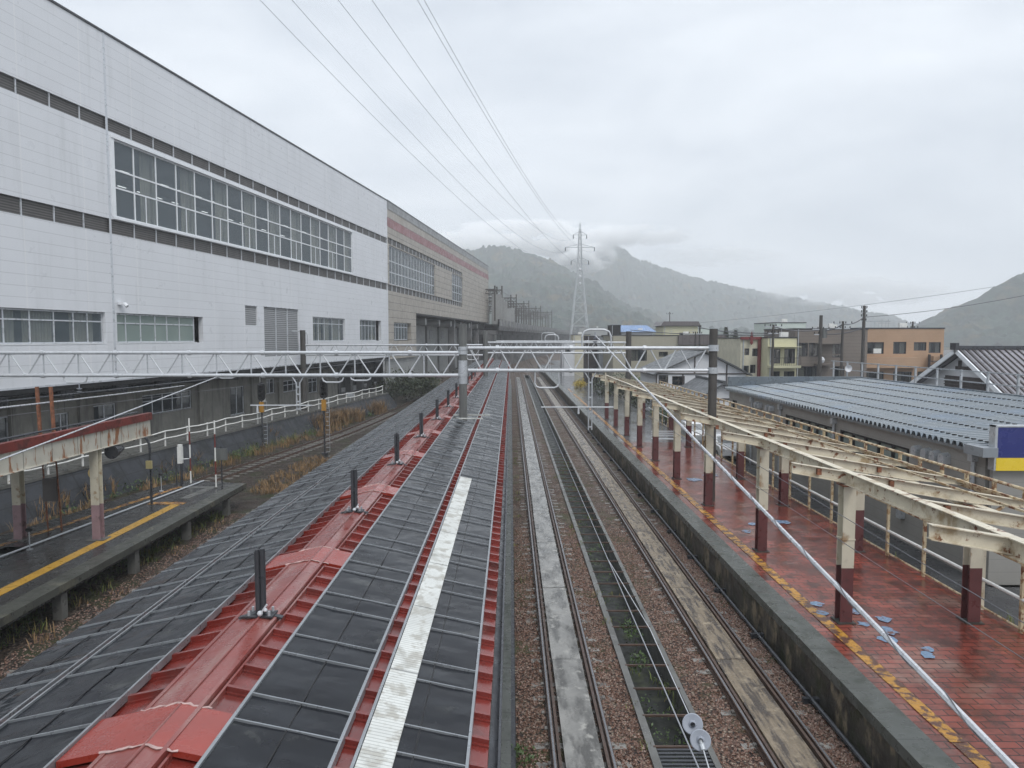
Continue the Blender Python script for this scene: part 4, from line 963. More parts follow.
wire('contact_wire', 'thin overhead wire above the drain and pale slab track', sag((1.33, 2, 4.95), (1.33, 30, 4.97), .0) + [(1.3, 62, 5.1), (1.3, 105, 5.0)], .006, m_hvwire, group='contact wires over the tracks')
wire('contact_wire', 'thin dark overhead wire crossing the right platform columns, the nearer to the track', sag((5.5, 2, 4.5), (5.5, 30, 4.95), .05) + [(5.5, 62, 5.1)], .006, m_wire, group='contact wires over the tracks')
wire('contact_wire', 'thin dark overhead wire crossing the right platform columns, the farther from the track', sag((5.6, 2, 4.8), (5.55, 30, 5.75), .15) + [(5.5, 62, 6.0)], .006, m_wire, group='contact wires over the tracks')
wire('contact_wire', 'thin wire hung over the curving left track', [(-19.4, 25, 5.), (-18.3, 30, 5.05), (-16.2, 44, 5.0), (-13.2, 62, 5.1), (-11, 105, 5.2)], .012, m_wire, group='contact wires over the tracks')
# disc insulators near the camera
t = thing('disc_insulator', 'pair of pale grey porcelain discs on a stay over the drain', 'insulator', (1.78, 6.35, 4.2))
mb = MB()
def disc(mb, c, d, r):
    c = Vector(c); d = Vector(d).normalized(); prof = [(-.05, .03), (-.045, .06), (-.02, .10), (.005, .125), (.025, .128), (.03, .118), (.02, .05), (.05, .03)]
    a = d.cross(Vector((0, 0, 1))).normalized(); b = d.cross(a); vs = []; n = 28
    for (h, rr) in prof:
        for i in range(n):
            q = 6.2832 * i / n; vs.append(c + d * h + (a * math.cos(q) + b * math.sin(q)) * rr * r)
    mb.add(vs, [(k * n + i, k * n + (i + 1) % n, (k + 1) * n + (i + 1) % n, (k + 1) * n + i) for k in range(len(prof) - 1) for i in range(n)] + [tuple(range(n))])
D = Vector((.07, -.72, -.45)).normalized(); c0 = Vector((1.74, 6.48, 4.30)); c1 = c0 + Vector((.05, -.10, -.10)); DN = Vector((-.14, -.80, .30)).normalized()
mb.cm = 0; disc(mb, c0, DN, .76); o = mb.build('disc', m_ins, t, smooth=True)
mb = MB(); disc(mb, c1, DN, .76); mb.build('disc', m_ins, t, smooth=True)
mb = MB(); mb.tube(c1, c1 + D * .10, .028, 10, .022); mb.tube(c1 + D * .10, c1 + D * 1.2, .007, 6); mb.build('end_fitting', m_galv, t)
wire('stay_wire', 'thin stay wire running up from the pale disc insulators', [c0 - D * .05, (1.55, 7.6, 4.75), (1.33, 9.5, 4.95)], .005, m_cable, 'wire')

# ------------------------------------------------------------------ signals
def signal(x, y, h, label):
    t = thing('railway_signal', label, 'signal', (x, y, -.17), group='railway signals on the left')
    mb = MB(); mb.tube((x, y, -.2), (x, y, h), .055, 10); mb.box(x - .2, x + .2, y - .2, y + .2, -.2, .1); mb.build('post', m_dksteel, t)
    mb = MB(); pr = []
    for k in range(13):
        a = math.pi * k / 12; pr.append((.27 * math.cos(a), .42 + .27 * math.sin(a)))
    for k in range(13):
        a = math.pi + math.pi * k / 12; pr.append((.27 * math.cos(a), -.42 + .27 * math.sin(a)))
    mb.prism([(x + a, h + .55 + b) for a, b in pr], y - .03, y + .03, 'Y'); mb.box(x - .16, x + .16, y + .03, y + .22, h + .1, h + 1.); mb.build('signal_head', m_black, t)
    for k in range(3):
        mb = MB(); z = h + .22 + .33 * k; mb.tube((x, y - .03, z), (x, y - .20, z), .10, 10, .11, cap=False); mb.tube((x, y - .035, z), (x, y - .05, z), .085, 10); mb.build('lens_hood', m_black, t)
    mb = MB(); mb.box(x - .14, x + .14, y - .12, y + .12, h - .95, h - .2); mb.build('equipment_box', m_orange, t)
    mb = MB()
    for k in range(14): mb.box(x + .12, x + .36, y - .02, y + .02, h - .2 - .3 * k, h - .17 - .3 * k)
    mb.tube((x + .36, y, .2), (x + .36, y, h - .1), .015, 6); mb.build('ladder', m_galv, t)
signal(-12.75, 47.5, 3.95, 'black oval signal head with yellow box right of the curving track')
signal(-18.1, 50.6, 3.5, 'black oval signal head standing left of the curving track before the embankment')
for (x, y, z, lb) in ((-20.2, 88.5, 1.5, 'small white board beyond the fence end, left one'), (-19.3, 90.5, 1.5, 'small white board beyond the fence end, right one')):
    t = thing('small_sign', lb, 'sign', (x, y, z)); mb = MB(); mb.box(x - .35, x + .35, y, y + .04, z + 1.1, z + 1.7); mb.build('board', m_fence, t); mb = MB(); mb.tube((x, y + .06, z - 1.8), (x, y + .06, z + 1.7), .04, 6); mb.build('post', m_dksteel, t)
t = thing('small_sign', 'small grey board on a post among the dry grass by the curving track', 'sign', (-16.3, 71, -.2)); mb = MB(); mb.box(-16.75, -15.95, 71, 71.05, 1.9, 2.4); mb.build('board', m_galv, t); mb = MB(); mb.tube((-16.35, 71.08, -.3), (-16.35, 71.08, 2.4), .045, 6); mb.build('post', m_galv, t)

# ------------------------------------------------------------------ shed with blue grey roof (right)
shed = thing('long_shed', 'long low grey building with ribbed blue grey metal roof behind the red platform', 'building', (20, 22.4, -.02))
SX0, SX1, SY0, SY1 = 15.4, 24.8, 22.5, 49.2
roofz = lambda x: 4.36 + .065 * (x - SX0)
atY = lambda y: y - SY0
class MBY(MB):  # x' = y axis along the wall
    pass
wins = [(33.1, 38.9, 2.85, 3.62), (26.9, 32.4, 2.85, 3.62), (47.6, 48.3, 3.1, 3.6)]
mb = MB(); tmp = MB(); wall_holes(tmp, 0, SY1 - SY0, -.02, 4.25, [(a - SY0, b - SY0, c, d) for a, b, c, d in wins], 0, .2)
mb.v = [(SX0 + y, SY0 + x, z) for x, y, z in tmp.v]; mb.f = [f[::-1] for f in tmp.f]; mb.m = tmp.m
mb.quad((SX0, SY0, -.02), (SX0, SY0, 4.25), (SX1, SY0, 4.9), (SX1, SY0, -.02)); mb.quad((SX0, SY1, -.02), (SX1, SY1, -.02), (SX1, SY1, 4.9), (SX0, SY1, 4.25)); mb.quad((SX1, SY0, -.02), (SX1, SY0, 4.9), (SX1, SY1, 4.9), (SX1, SY1, -.02))
m_shedw = mat('shed_wall_lr', (.26, .25, .23), .5, .06, .6, bump=.05, grooves=[('Z', .42, .012, .3)])
mb.build('wall', m_shedw, shed)
for a, b, c, d in wins:
    n = max(1, int((b - a) / .95)); mb = MB()
    mb.box(SX0 - .03, SX0 + .07, a - .05, b + .05, d, d + .07); mb.box(SX0 - .03, SX0 + .07, a - .05, b + .05, c - .06, c)
    for k in range(n + 1): y = a + (b - a) * k / n; mb.box(SX0 - .028, SX0 + .07, y - .06, y + .06, c, d)
    f = mb.build('window', m_black, shed); mb = MB(); mb.box(SX0 + .07, SX0 + .09, a, b, c, d); mb.build('pane', m_glassgr, f)
# folded plate roof
P = .345; mb = MB(); nrib = int((SY1 - SY0 + .3) / P); x0, x1 = SX0 - .35, SX1 - .1; hh = .16
prof = []
for k in range(nrib):
    y = SY0 - .1 + k * P; prof += [(y, 0), (y + .07, hh), (y + .22, hh), (y + .29, 0)]
vs = []; xsr = [x0, x1]
for x in xsr: vs += [(x, y, roofz(x) + z) for y, z in prof]
n = len(prof); mb.add(vs, [(i, i + 1, n + i + 1, n + i) for i in range(n - 1)]); mb.build('roof', m_shedroof, shed)
mb = MB()
for x in [SX0 + .3 + 1.56 * k for k in range(6)]:
    for k in range(nrib):
        y = SY0 - .1 + k * P; mb.box(x - .045, x + .045, y + .08, y + .21, roofz(x) + hh - .01, roofz(x) + hh + .035)
mb.build('roof_bolt_rows', m_black, shed)['kind'] = 'stuff'
mb = MB(); mb.box(SX0 - .22, SX0 - .02, SY0, SY1, 4.22, 4.34); mb.box(SX0 - .5, SX0 - .02, SY0 - .6, SY0 + .35, 4.20, 4.50); mb.build('eave_gutter', m_shedtrim, shed)
mb = MB(); mb.box(SX1 - .12, SX1 + .05, SY0, SY1 + .15, 4.7, 5.18); mb.box(SX0 - .1, SX1, SY1 + .02, SY1 + .17, 4.2, 5.22); mb.build('parapet', m_shedroof, shed)
for y in (44.3, 39.6, 33.0, 22.95):
    mb = MB(); mb.tube((SX0 - .10, y, -.02), (SX0 - .10, y, 4.2), .065, 8); mb.box(SX0 - .22, SX0 - .003, y - .12, y + .12, 3.9, 4.18); mb.build('downpipe', m_galv, shed)
def hood(y, z, s):
    mb = MB(); pr = [(y + s * math.cos(a), z + s * math.sin(a)) for a in [math.pi * k / 8 for k in range(9)]] + [(y - s, z - s * 1.3), (y + s, z - s * 1.3)]
    n = len(pr); mb.add([(SX0 - .005, a, b) for a, b in pr] + [(SX0 - .26, z2[0], z2[1]) for z2 in [(y + (a - y) * .96, z - .03 + (b - z) * .95) for a, b in pr]], [tuple(range(n)), tuple(range(n, 2 * n))[::-1]] + [(i, n + i, n + (i + 1) % n, (i + 1) % n) for i in range(n)])
    mb.build('vent_hood', m_galv, shed)
for y in (24.45, 24.98, 25.52, 26.15): hood(y, 3.78, .17)
for y in (43.4, 42.8, 41.5, 40.9): hood(y, 3.85, .14)
for y in (36.2, 31.4, 27.1):
    mb = MB(); mb.box(SX0 - .2, SX0 - .003, y - .15, y + .15, .9, 1.4); mb.build('meter_box', m_galv, shed)
# striped shop sign at the near end
t = thing('shop_sign', 'large plain dark blue and yellow panel at the near end of the shed', 'sign', (17, 22.2, -.02))
mb = MB(); mb.box(15.42, 19.6, 22.02, 22.12, 4.17, 5.15); mb.build('blue_panel', m_signblue, t)
mb = MB(); mb.box(15.40, 19.6, 22.0, 22.12, 3.76, 4.168); mb.build('yellow_panel', m_signyel, t)
mb = MB(); mb.box(15.34, 15.42, 22.01, 22.3, 3.76, 5.2); mb.box(15.34, 19.6, 22.0, 22.3, 5.152, 5.2); mb.build('frame', m_galv, t)
mb = MB(); mb.box(15.45, 19.5, 22.2, 22.35, -.02, 4.2); mb.build('backing_wall', m_shedw, t)
# guard rail behind the shed
t = thing('railing', 'galvanised post and rail barrier behind the blue grey roof', 'railing', (25.6, 24, -.02))
y = 24
while y < 56:
    mb = MB(); mb.box(25.55, 25.65, y - .05, y + .05, -.02, 6.15); mb.build('post', m_galv, t); y += 2.25
for z in (6.1, 5.5):
    mb = MB(); mb.box(25.57, 25.63, 24, 56, z - .03, z + .03); mb.build('rail', m_galv, t)

# ------------------------------------------------------------------ town houses
rb = random.Random(3)
def house(name, label, x0, x1, y, depth, zt, wm, wins, trim=m_dksteel, roofm=None, extra=None, gm=m_glassdk, fm=m_dksteel, curt=True):
    t = thing(name, label, 'building', ((x0 + x1) / 2, y, -.02))
    lx = lambda v: v - (x0 + x1) / 2
    mb = MB(); hs = [(lx(a), lx(b), c + .02, d + .02) for a, b, c, d in wins]
    wall_holes(mb, lx(x0), lx(x1), 0, zt, hs, 0, .25)
    mb.quad((lx(x0), 0, 0), (lx(x0), 0, zt), (lx(x0), depth, zt), (lx(x0), depth, 0)); mb.quad((lx(x1), 0, 0), (lx(x1), depth, 0), (lx(x1), depth, zt), (lx(x1), 0, zt)); mb.quad((lx(x0), depth, 0), (lx(x0), depth, zt), (lx(x1), depth, zt), (lx(x1), depth, 0))
    mb.build('wall', wm, t, local=True)
    mb = MB(); mb.box(lx(x0) - .05, lx(x1) + .05, -.06, depth, zt, zt + .12); mb.build('roof', roofm or trim, t, local=True)
    mb = MB(); mb.tube((lx(x0) + .25, -.09, 0), (lx(x0) + .25, -.09, zt), .06, 6); mb.build('downpipe', m_galv, t, local=True)
    if x1 - x0 > 2.8:
        for k in range(2):
            ax = lx(x0) + (x1 - x0) * rb.uniform(.2, .8); mb = MB(); mb.tube((ax, 1.5, zt), (ax, 1.5, zt + rb.uniform(.7, 1.3)), .025, 5); mb.box(ax - .35, ax + .35, 1.48, 1.52, zt + .6, zt + .64); mb.build('antenna', m_galv, t, local=True)
        ax = lx(x0) + (x1 - x0) * rb.uniform(.3, .7); mb = MB(); mb.box(ax - .4, ax + .4, .6, 1.0, zt + .12, zt + .62); mb.tube((ax - .05, .59, zt + .37), (ax - .05, .56, zt + .37), .2, 10); mb.build('air_unit', m_fence, t, local=True)
    for a, b, c, d in hs:
        n = max(1, int(round((b - a) / .95)))
        f = windowset(t, a, b, c, d, [a + (b - a) * k / n for k in range(1, n)], [], .12, fm, gm, .07, sill=.1)
        mb = MB(); mb.box(a, b, 1.4, 1.45, c, d)
        mb.build('room', m_inner, f, local=True)
        if curt:
            mb = MB(); k = rb.random() * .35 + .2
            mb.box(a, a + (b - a) * k, .3, .33, c, d); mb.box(b - (b - a) * (.6 - k), b, .3, .33, c, d); mb.build('curtain', m_curtain, f, local=True)
    return t, lx
m_orange_w = mat('tan_brick', (.38, .25, .16), .6, .08, .5, bump=.05, grooves=[('Z', .3, .02, .15)])
m_brown_w = mat('brown_tile', (.17, .145, .125), .5, .1, .5, bump=.05, grooves=[('Z', .35, .03, .3)])
m_cream_w = mat('cream_stucco', (.52, .50, .34), .6, .06, .5, bump=.05)
m_cream2 = mat('cream_stone', (.52, .49, .38), .6, .12, 1.2, bump=.1)
m_beige_w = mat('beige_render', (.33, .31, .245), .6, .06, .5, bump=.03, grooves=[('X', .45, .03, .12)])
m_green_w = mat('pale_green', (.50, .56, .52), .6, .05, .5, bump=0)
m_dred_w = mat('dark_red_wall', (.16, .028, .028), .5, .15, .6, grooves=[('Z', .2, .03, .3)])
m_rooftile = mat('grey_roof_tiles', (.085, .09, .095), .45, .2, 1, grooves=[('X', .3, .04, .4), ('Z', .14, .02, .4)])
m_ribroof = mat('ribbed_roof', (.12, .105, .105), .4, .1, 1, grooves=[('X', .5, .06, .4)])
m_plaster = mat('white_plaster', (.60, .61, .63), .6, .05, .5)
m_timber = mat('dark_timber', (.05, .04, .038), .6)
m_blueroof = mat('blue_sheet_roof', (.16, .25, .42), .4, .15, .6, grooves=[('X', .45, .05, .3)])

t, lx = house('tan_building', 'tan brick three storey building on the right with flat roof', 37.3, 46.3, 75, 9, 8.9, m_orange_w, [(37.9, 39.9, 6.2, 7.45), (40.9, 42.3, 6.2, 7.48), (43.1, 44.45, 6.55, 7.45), (44.7, 46.0, 6.3, 7.45), (38, 40, 2.8, 4.3), (41, 43, 2.8, 4.3), (43.6, 45.5, 2.8, 4.3)])
mb = MB(); mb.box(lx(37.3), lx(43.2), -1.1, -.05, 4.75, 5.85); mb.box(lx(44.6), lx(48.3), -1.1, -.05, 4.75, 6.0); mb.build('balcony', m_orange_w, t, local=True)
mb = MB()
for k in range(6): mb.box(lx(44), lx(45.2), -1.6 - .0 * k, -1.2, 3.2 + .45 * k, 3.28 + .45 * k)
mb.box(lx(43.95), lx(44.0), -1.6, -1.2, 0, 6.2); mb.box(lx(45.2), lx(45.25), -1.6, -1.2, 0, 6.2); mb.build('stair', m_dksteel, t, local=True)
mb = MB(); mb.box(lx(38.3), lx(39.1), -1.0, -.9, 6.3, 6.8); mb.build('laundry', m_fence, t, local=True)
t, lx = house('brown_building', 'dark brown tiled building between the cream and tan ones', 29.2, 36.6, 72, 9, 8.8, m_brown_w, [(29.5, 30.5, 6.0, 7.4), (30.6, 31.6, 6.0, 7.4), (33.0, 34.0, 5.9, 7.4), (29.4, 31.5, 2.9, 5.0), (33.2, 34.3, 3.0, 5.0)])
mb = MB(); mb.box(lx(31.2), lx(33.2), -1.3, 0, 7.3, 7.4); mb.box(lx(31.2), lx(33.4), -1.3, -1.25, 6.2, 6.3); mb.box(lx(31.2), lx(32.8), -1.3, 0, 5.15, 5.3); mb.build('balcony', m_brown_w, t, local=True)
mb = MB(); mb.sphere((lx(31.4), -1.2, 6.0 - .3), .35, 8); mb.build('laundry', m_plaster, t, local=True)
t, lx = house('cream_building', 'pale yellow building with dark balconies beside the brown one', 26.2, 29.15, 71.5, 9, 7.9, m_cream_w, [(26.5, 27.5, 5.3, 6.8), (27.9, 29.0, 5.3, 6.8), (26.5, 27.5, 2.6, 4.5), (27.9, 29., 2.6, 4.5)])
mb = MB(); mb.box(lx(26.2), lx(29.15), -1.2, -.05, 4.9, 5.15); mb.box(lx(26.2), lx(29.15), -1.2, 0, 7.0, 7.05); mb.build('balcony', m_cream_w, t, local=True)
mb = MB()
for k in range(16): mb.box(lx(26.25) + .19 * k, lx(26.28) + .19 * k, -1.18, -1.15, 5.15, 5.9)
mb.box(lx(26.2), lx(29.1), -1.19, -1.14, 5.9, 5.95); mb.build('balcony_rail', m_dksteel, t, local=True)
t, lx = house('cream_tower', 'narrow cream stone house with dark red cornice and finial', 24.1, 26.1, 73.5, 9, 7.85, m_cream2, [(24.5, 25.0, 6.1, 6.8), (25.3, 25.9, 6.0, 6.8), (24.3, 25.0, 4.3, 5.0), (25.1, 25.7, 4.2, 5.1)])
mb = MB(); mb.box(lx(24.0), lx(26.2), -.25, 0, 7.75, 8.05); mb.box(lx(25.85), lx(26.15), -.2, 0, 0, 7.75); mb.prism([(lx(24.95), 7.4), (lx(25.1), 7.2), (lx(25.25), 7.4), (lx(25.22), 8.2), (lx(25.1), 8.6), (lx(24.98), 8.2)], -.4, -.26, 'Y'); mb.build('cornice', m_dred_w, t, local=True)
house('green_building', 'pale green grey building rising behind the cream one', 37.4, 42, 100, 8, 10.0, m_green_w, [(39.2, 40.6, 8.1, 8.9)])
t, lx = house('red_shop', 'dark red low building with a cream top behind the white house', 27.0, 29.8, 90, 6, 5.4, m_dred_w, [(28.2, 29.2, 3.9, 4.7)])
mb = MB(); mb.box(lx(26.9), lx(29.9), -.2, 0, 5.3, 6.0); mb.build('parapet', m_cream2, t, local=True)
mb = MB(); mb.add([(lx(27), 1, 6.), (lx(27), 5, 6.), (lx(30), 5, 6.), (lx(30), 1, 6.), (lx(28.7), 3, 8.0), (lx(27.5), 3, 7.5)], [(0, 3, 4, 5), (3, 2, 4), (2, 1, 5, 4), (1, 0, 5)]); mb.build('gable', m_rooftile, t, local=True)
t, lx = house('beige_building', 'long beige rendered building with dark brown ribbed parapet', 14.2, 30.5, 100, 10, 8.2, m_beige_w, [(17.0, 19.4, 4.6, 6.2), (21.1, 22.4, 5.2, 5.9), (24.3, 25.4, 4.9, 5.9), (14.6, 15.4, 5.2, 6.0)])
mb = MB(); mb.box(lx(23.8), lx(30.5), -.35, 0, 6.9, 8.25); mb.build('ribbed_parapet', m_ribroof, t, local=True)
mb = MB(); mb.box(lx(14.2), lx(16.2), -2.5, 0, 0, 8.15); mb.build('stair_block', m_beige_w, t, local=True)
t, lx = house('yellow_house', 'cream yellow rooftop house with dark roof above the beige building', 28.2, 34.6, 130, 7, 10.0, m_cream_w, [(31.2, 32.6, 8.2, 8.8)])
mb = MB(); mb.prism([(lx(27.6), 10.1), (lx(28.2), 10.9), (lx(34.6), 10.9), (lx(35.0), 10.1)], -.5, 7, 'Y'); mb.build('roof_cap', m_ribroof, t, local=True)
mb = MB(); mb.box(lx(34.6), lx(38.0), 0, 6, 0, 9.6); mb.box(lx(34.6), lx(38.0), -.1, 6, 9.6, 9.7); mb.build('annex', m_green_w, t, local=True)
t, lx = house('blue_roof_house', 'house with faded blue sheet metal roof behind the beige building', 19., 24.6, 122, 6, 8.9, m_plaster, [(20, 21.5, 7.4, 8.4)])
mb = MB(); mb.add([(lx(18.6), -.6, 8.9), (lx(25.2), -.6, 8.9), (lx(24.2), 3, 10.1), (lx(19.0), 3, 10.1), (lx(18.6), 6.6, 8.9), (lx(25.2), 6.6, 8.9)], [(0, 1, 2, 3), (1, 5, 2), (5, 4, 3, 2), (4, 0, 3)]); mb.build('hip_roof', m_blueroof, t, local=True)
house('dark_block', 'small dark boxy rooftop room left of the blue roof', 17.2, 18.9, 121, 4, 10.0, m_black, [])
house('small_cream_house', 'small cream house at the far left of the town row', 12.4, 15.8, 140, 6, 8.4, m_cream2, [(14.5, 15.4, 6.4, 7.4), (14.5, 15.4, 2.9, 4.0)])
house('grey_shed', 'pale grey narrow building right of the small cream house', 13.6, 15.7, 108, 5, 8.0, m_galv, [])
house('dark_shed', 'dark narrow building between the cream house and the grey one', 11.9, 13.5, 110, 5, 8.1, m_timber, [])
house('far_depot', 'long pale low depot in the haze behind the town', 32, 52, 330, 14, 12.3, m_viadpale, [])
# white plastered houses with tiled gables
def gable_house(name, label, x0, xm, x1, y, depth, ze, zp, zbase=0, frames=(), wins=()):
    t = thing(name, label, 'house', (xm, y, -.02))
    lx = lambda v: v - xm
    mb = MB(); tmp = [(lx(a), lx(b), c, d) for a, b, c, d in wins]; wall_holes(mb, lx(x0), lx(x1), 0, ze, tmp, 0, .2)
    mb.quad((lx(x0), 0, ze), (lx(x1), 0, ze), (lx(xm), 0, zp - .15)); mb.quad((lx(x0), 0, 0), (lx(x0), 0, ze), (lx(x0), depth, ze), (lx(x0), depth, 0)); mb.quad((lx(x1), 0, 0), (lx(x1), depth, 0), (lx(x1), depth, ze), (lx(x1), 0, ze))
    mb.build('wall', m_plaster, t, local=True)
    sl = (zp - ze) / max(.1, (xm - x0)); sr = (zp - ze) / max(.1, (x1 - xm)); mb = MB()
    a, b = lx(x0) - .5, lx(x1) + .5; za, zb = ze - .5 * sl, ze - .5 * sr
    for (p, zp_, q, zq) in ((a, za, 0, zp), (0, zp, b, zb)):
        mb.add([(p, -.5, zp_), (q, -.5, zq), (q, depth + .5, zq), (p, depth + .5, zp_), (p, -.5, zp_ + .15), (q, -.5, zq + .15), (q, depth + .5, zq + .15), (p, depth + .5, zp_ + .15)], [(3,2,1,0),(4,5,6,7),(0,1,5,4),(1,2,6,5),(2,3,7,6),(3,0,4,7)])
    r = mb.build('roof', m_rooftile, t, local=True)
    mb = MB(); mb.box(-.15, .15, -.5, depth + .5, zp + .1, zp + .3); mb.build('ridge', m_rooftile, r, local=True)
    mb = MB()
    for p, q in frames: mb.beam((lx(p[0]), -.03, p[1]), (lx(q[0]), -.03, q[1]), .12, .12, (0, 1, 0))
    if frames: mb.build('timber_frame', m_timber, t, local=True)
    for a, b, c, d in tmp:
        f = windowset(t, a, b, c, d, [(a + b) / 2], [(c + d) / 2], .1, m_timber, m_glassdk, .08); mb = MB(); mb.box(a, b, 1, 1.05, c, d); mb.build('room', m_inner, f, local=True)
gable_house('white_house', 'white plaster house with dark timber frame and grey tiled gable behind the canopy', 15.0, 19.9, 24.2, 72, 9, 4.3, 6.5, frames=(((15, 4.25), (24.2, 4.25)), ((17.7, 1.5), (17.7, 4.3)), ((20.6, 1.5), (20.6, 5.9)), ((22.2, 3), (22.2, 5.2)), ((15, 3), (15, 4.2)), ((18.9, 4.3), (18.9, 6.0))), wins=((16.6, 17.9, 3.0, 4.0), (15.2, 16.2, 3.2, 4.1)))
gable_house('white_annex', 'low white house with small tiled gable at the far end of the shed', 16.1, 18.2, 20.6, 60, 8, 2.7, 4.0, frames=(((16.1, 2.7), (20.6, 2.7)), ((16.1, 1.6), (20.6, 1.6))), wins=((17.2, 18.0, 1.7, 2.4),))
# traditional house with silver ribbed roof
t = thing('traditional_house', 'white house with broad ribbed silver roof and dark louvred gable at the right edge', 'house', (32, 48, -.02))
m_silroof = mat('silver_ribbed_roof', (.26, .25, .27), .35, .1, .6, metal=.3, grooves=[('X', .42, .12, .75)])
mb = MB(); mb.add([(-.8, -4.4, 0), (-.8, 5.2, 0), (-.8, 5.2, 4.5), (-.8, .0, 7.0), (-.8, -4.4, 4.6), (12, -4.4, 0), (12, -4.4, 4.6), (12, 5.2, 0), (12, 5.2, 4.5)], [(1, 0, 4, 3, 2), (0, 5, 6, 4), (1, 2, 8, 7)]); mb.build('wall', m_plaster, t, local=True)
mb = MB()
for (ya, za, yb, zb_) in ((0, 7.25, -5.2, 4.25), (0, 7.25, 6.0, 4.2)):
    mb.add([(-1.5, ya, za), (13, ya, za), (13, yb, zb_), (-1.5, yb, zb_), (-1.5, ya, za - .14), (13, ya, za - .14), (13, yb, zb_ - .14), (-1.5, yb, zb_ - .14)], [(0,1,2,3),(7,6,5,4),(0,4,5,1),(1,5,6,2),(2,6,7,3),(3,7,4,0)])
rf = mb.build('roof', m_silroof, t, local=True)
mb = MB()
for k in range(33): x = -1.4 + .44 * k; mb.beam((x, -.1, 7.22), (x, -5.2, 4.28), .07, .09)
mb.build('roof_ribs', m_timber, rf, local=True)
mb = MB(); mb.beam((-1.55, .05, 7.12), (-1.55, -5.2, 4.10), .10, .30); mb.beam((-1.55, -.05, 7.12), (-1.55, 6.0, 4.05), .10, .30); mb.build('bargeboard', m_whitetrim, t, local=True)
mb = MB(); mb.box(-1.6, 13, -.22, .22, 7.18, 7.42); mb.box(-1.75, -1.5, -.3, .3, 7.15, 7.62); mb.build('ridge', m_dksteel, t, local=True)
mb = MB(); mb.box(-.95, -.82, -2.2, 2.0, 4.0, 5.3)
for k in range(6): mb.box(-1.0, -.95, -2.25, 2.05, 4.05 + .2 * k, 4.12 + .2 * k)
mb.build('louvred_window', m_timber, t, local=True)
mb = MB(); mb.box(-.95, -.82, -.9, .9, 5.75, 6.0); mb.box(-.95, -.82, -.6, -.4, 6, 6.4); mb.box(-.95, -.82, .4, .6, 6, 6.4); mb.build('gable_ornament', m_timber, t, local=True)

# ------------------------------------------------------------------ utility poles
def upole(x, y, z, label, arms=((.6, 1.4),), tr=False, r=.16):
    t = thing('utility_pole', label, 'utility pole', (x, y, -.02), group='utility poles among the houses')
    mb = MB(); mb.tube((x, y, -.02), (x, y, z), r, 10, r * .7); mb.build('pole', m_polebr, t)
    for dz, w_ in arms:
        mb = MB(); mb.box(x - w_ / 2, x + w_ / 2, y - .05, y + .05, z - dz, z - dz + .09); a = mb.build('crossarm', m_galv, t)
        for k in range(4): mb = MB(); xx = x - w_ / 2 + w_ * k / 3; mb.tube((xx, y, z - dz + .09), (xx, y, z - dz + .28), .05, 6); mb.build('insulator', m_black, a)
    if tr:
        mb = MB(); mb.tube((x + .35, y, z - 2.2), (x + .35, y, z - 1.3), .26, 12); mb.build('transformer', m_pole, t)
upole(25.4, 68, 9.2, 'slim utility pole in front of the cream stone house', ((.25, 1.6), (.9, 1.0)))
upole(30.0, 68, 10.1, 'thick utility pole with transformer before the brown building', ((1.4, 1.6), (1.9, 1.2)), True, .22)
upole(31.65, 67, 9.5, 'utility pole with two spread crossarms before the brown building', ((.3, 1.7), (.75, 1.4)))
upole(33.9, 67.5, 11.0, 'tallest utility pole, left of the tan building', ((.3, .5), (.7, .5), (1.1, .5), (1.5, .4)), False, .2)
upole(24.2, 90, 9.4, 'bare utility pole behind the square gantry pole', ((.2, .3),))
upole(31.6, 140, 13.0, 'distant thin pole above the yellow rooftop house', ((.5, 1.2),), False, .12)
mb = MB(); mb.box(33.9, 36.4, 67.4, 67.6, 9.45, 9.55)
for k in range(5): mb.tube((34.6 + .35 * k, 67.5, 9.5), (34.6 + .35 * k, 67.5, 8.9), .012, 5)
tag(mb.build('bracket_arm', m_galv), 'long horizontal bracket arm reaching right from the tallest pole', 'bracket')
upole(20.5, 78, 8.6, 'thin utility pole rising between the white house and the beige building', ((.3, 1.4),), False, .12)
upole(46.9, 82, 9.8, 'utility pole past the right end of the tan building', ((.3, 1.5), (.8, 1.2)), False, .15)
house('cream_house', 'small cream house wedged between the red shop and the beige building', 30.6, 33.4, 104, 6, 7.4, m_cream2, [(31, 31.9, 5.6, 6.6), (32.2, 33, 5.6, 6.6)])
house('white_block', 'narrow white rendered house at the left end of the beige building', 9.4, 11.6, 128, 6, 7.0, m_plaster, [(9.9, 10.9, 5.0, 6.0)])
wires = [((25.4, 68, 9.0), (30, 68, 8.7)), ((30, 68, 8.3), (33.9, 67.5, 8.9)), ((31.6, 67, 9.2), (33.9, 67.5, 9.9)), ((25.4, 68, 8.4), (24.2, 90, 9.2)), ((30, 68, 8.7), (31.6, 67, 9.2)), ((25.4, 68, 8.2), (17, 100, 9.0))]
for k, (a, b) in enumerate(wires):
    mb = MB(); mb.path(sag(a, b, .25, 8), .055, 5)
    tag(mb.build('street_wire', m_wire), ['street wire from the slim pole to the transformer pole', 'street wire from the transformer pole to the tallest pole', 'street wire between the two right hand utility poles', 'street wire running back from the slim pole to the bare pole', 'short street wire beside the transformer pole', 'street wire running left over the beige building'][k], 'wire', 'wires between the utility poles')
mb = MB(); mb.path(sag((33.9, 67.5, 9.9), (58, 60, 15.2), .9, 14), .025, 5); tag(mb.build('street_wire', m_wire), 'long wire rising right from the tallest pole across the hill', 'wire')
mb = MB(); mb.path(sag((40, 150, 11), (150, 150, 27), 1.5, 14), .05, 5); tag(mb.build('street_wire', m_hvwire), 'faint wire across the face of the right hand hill', 'wire')
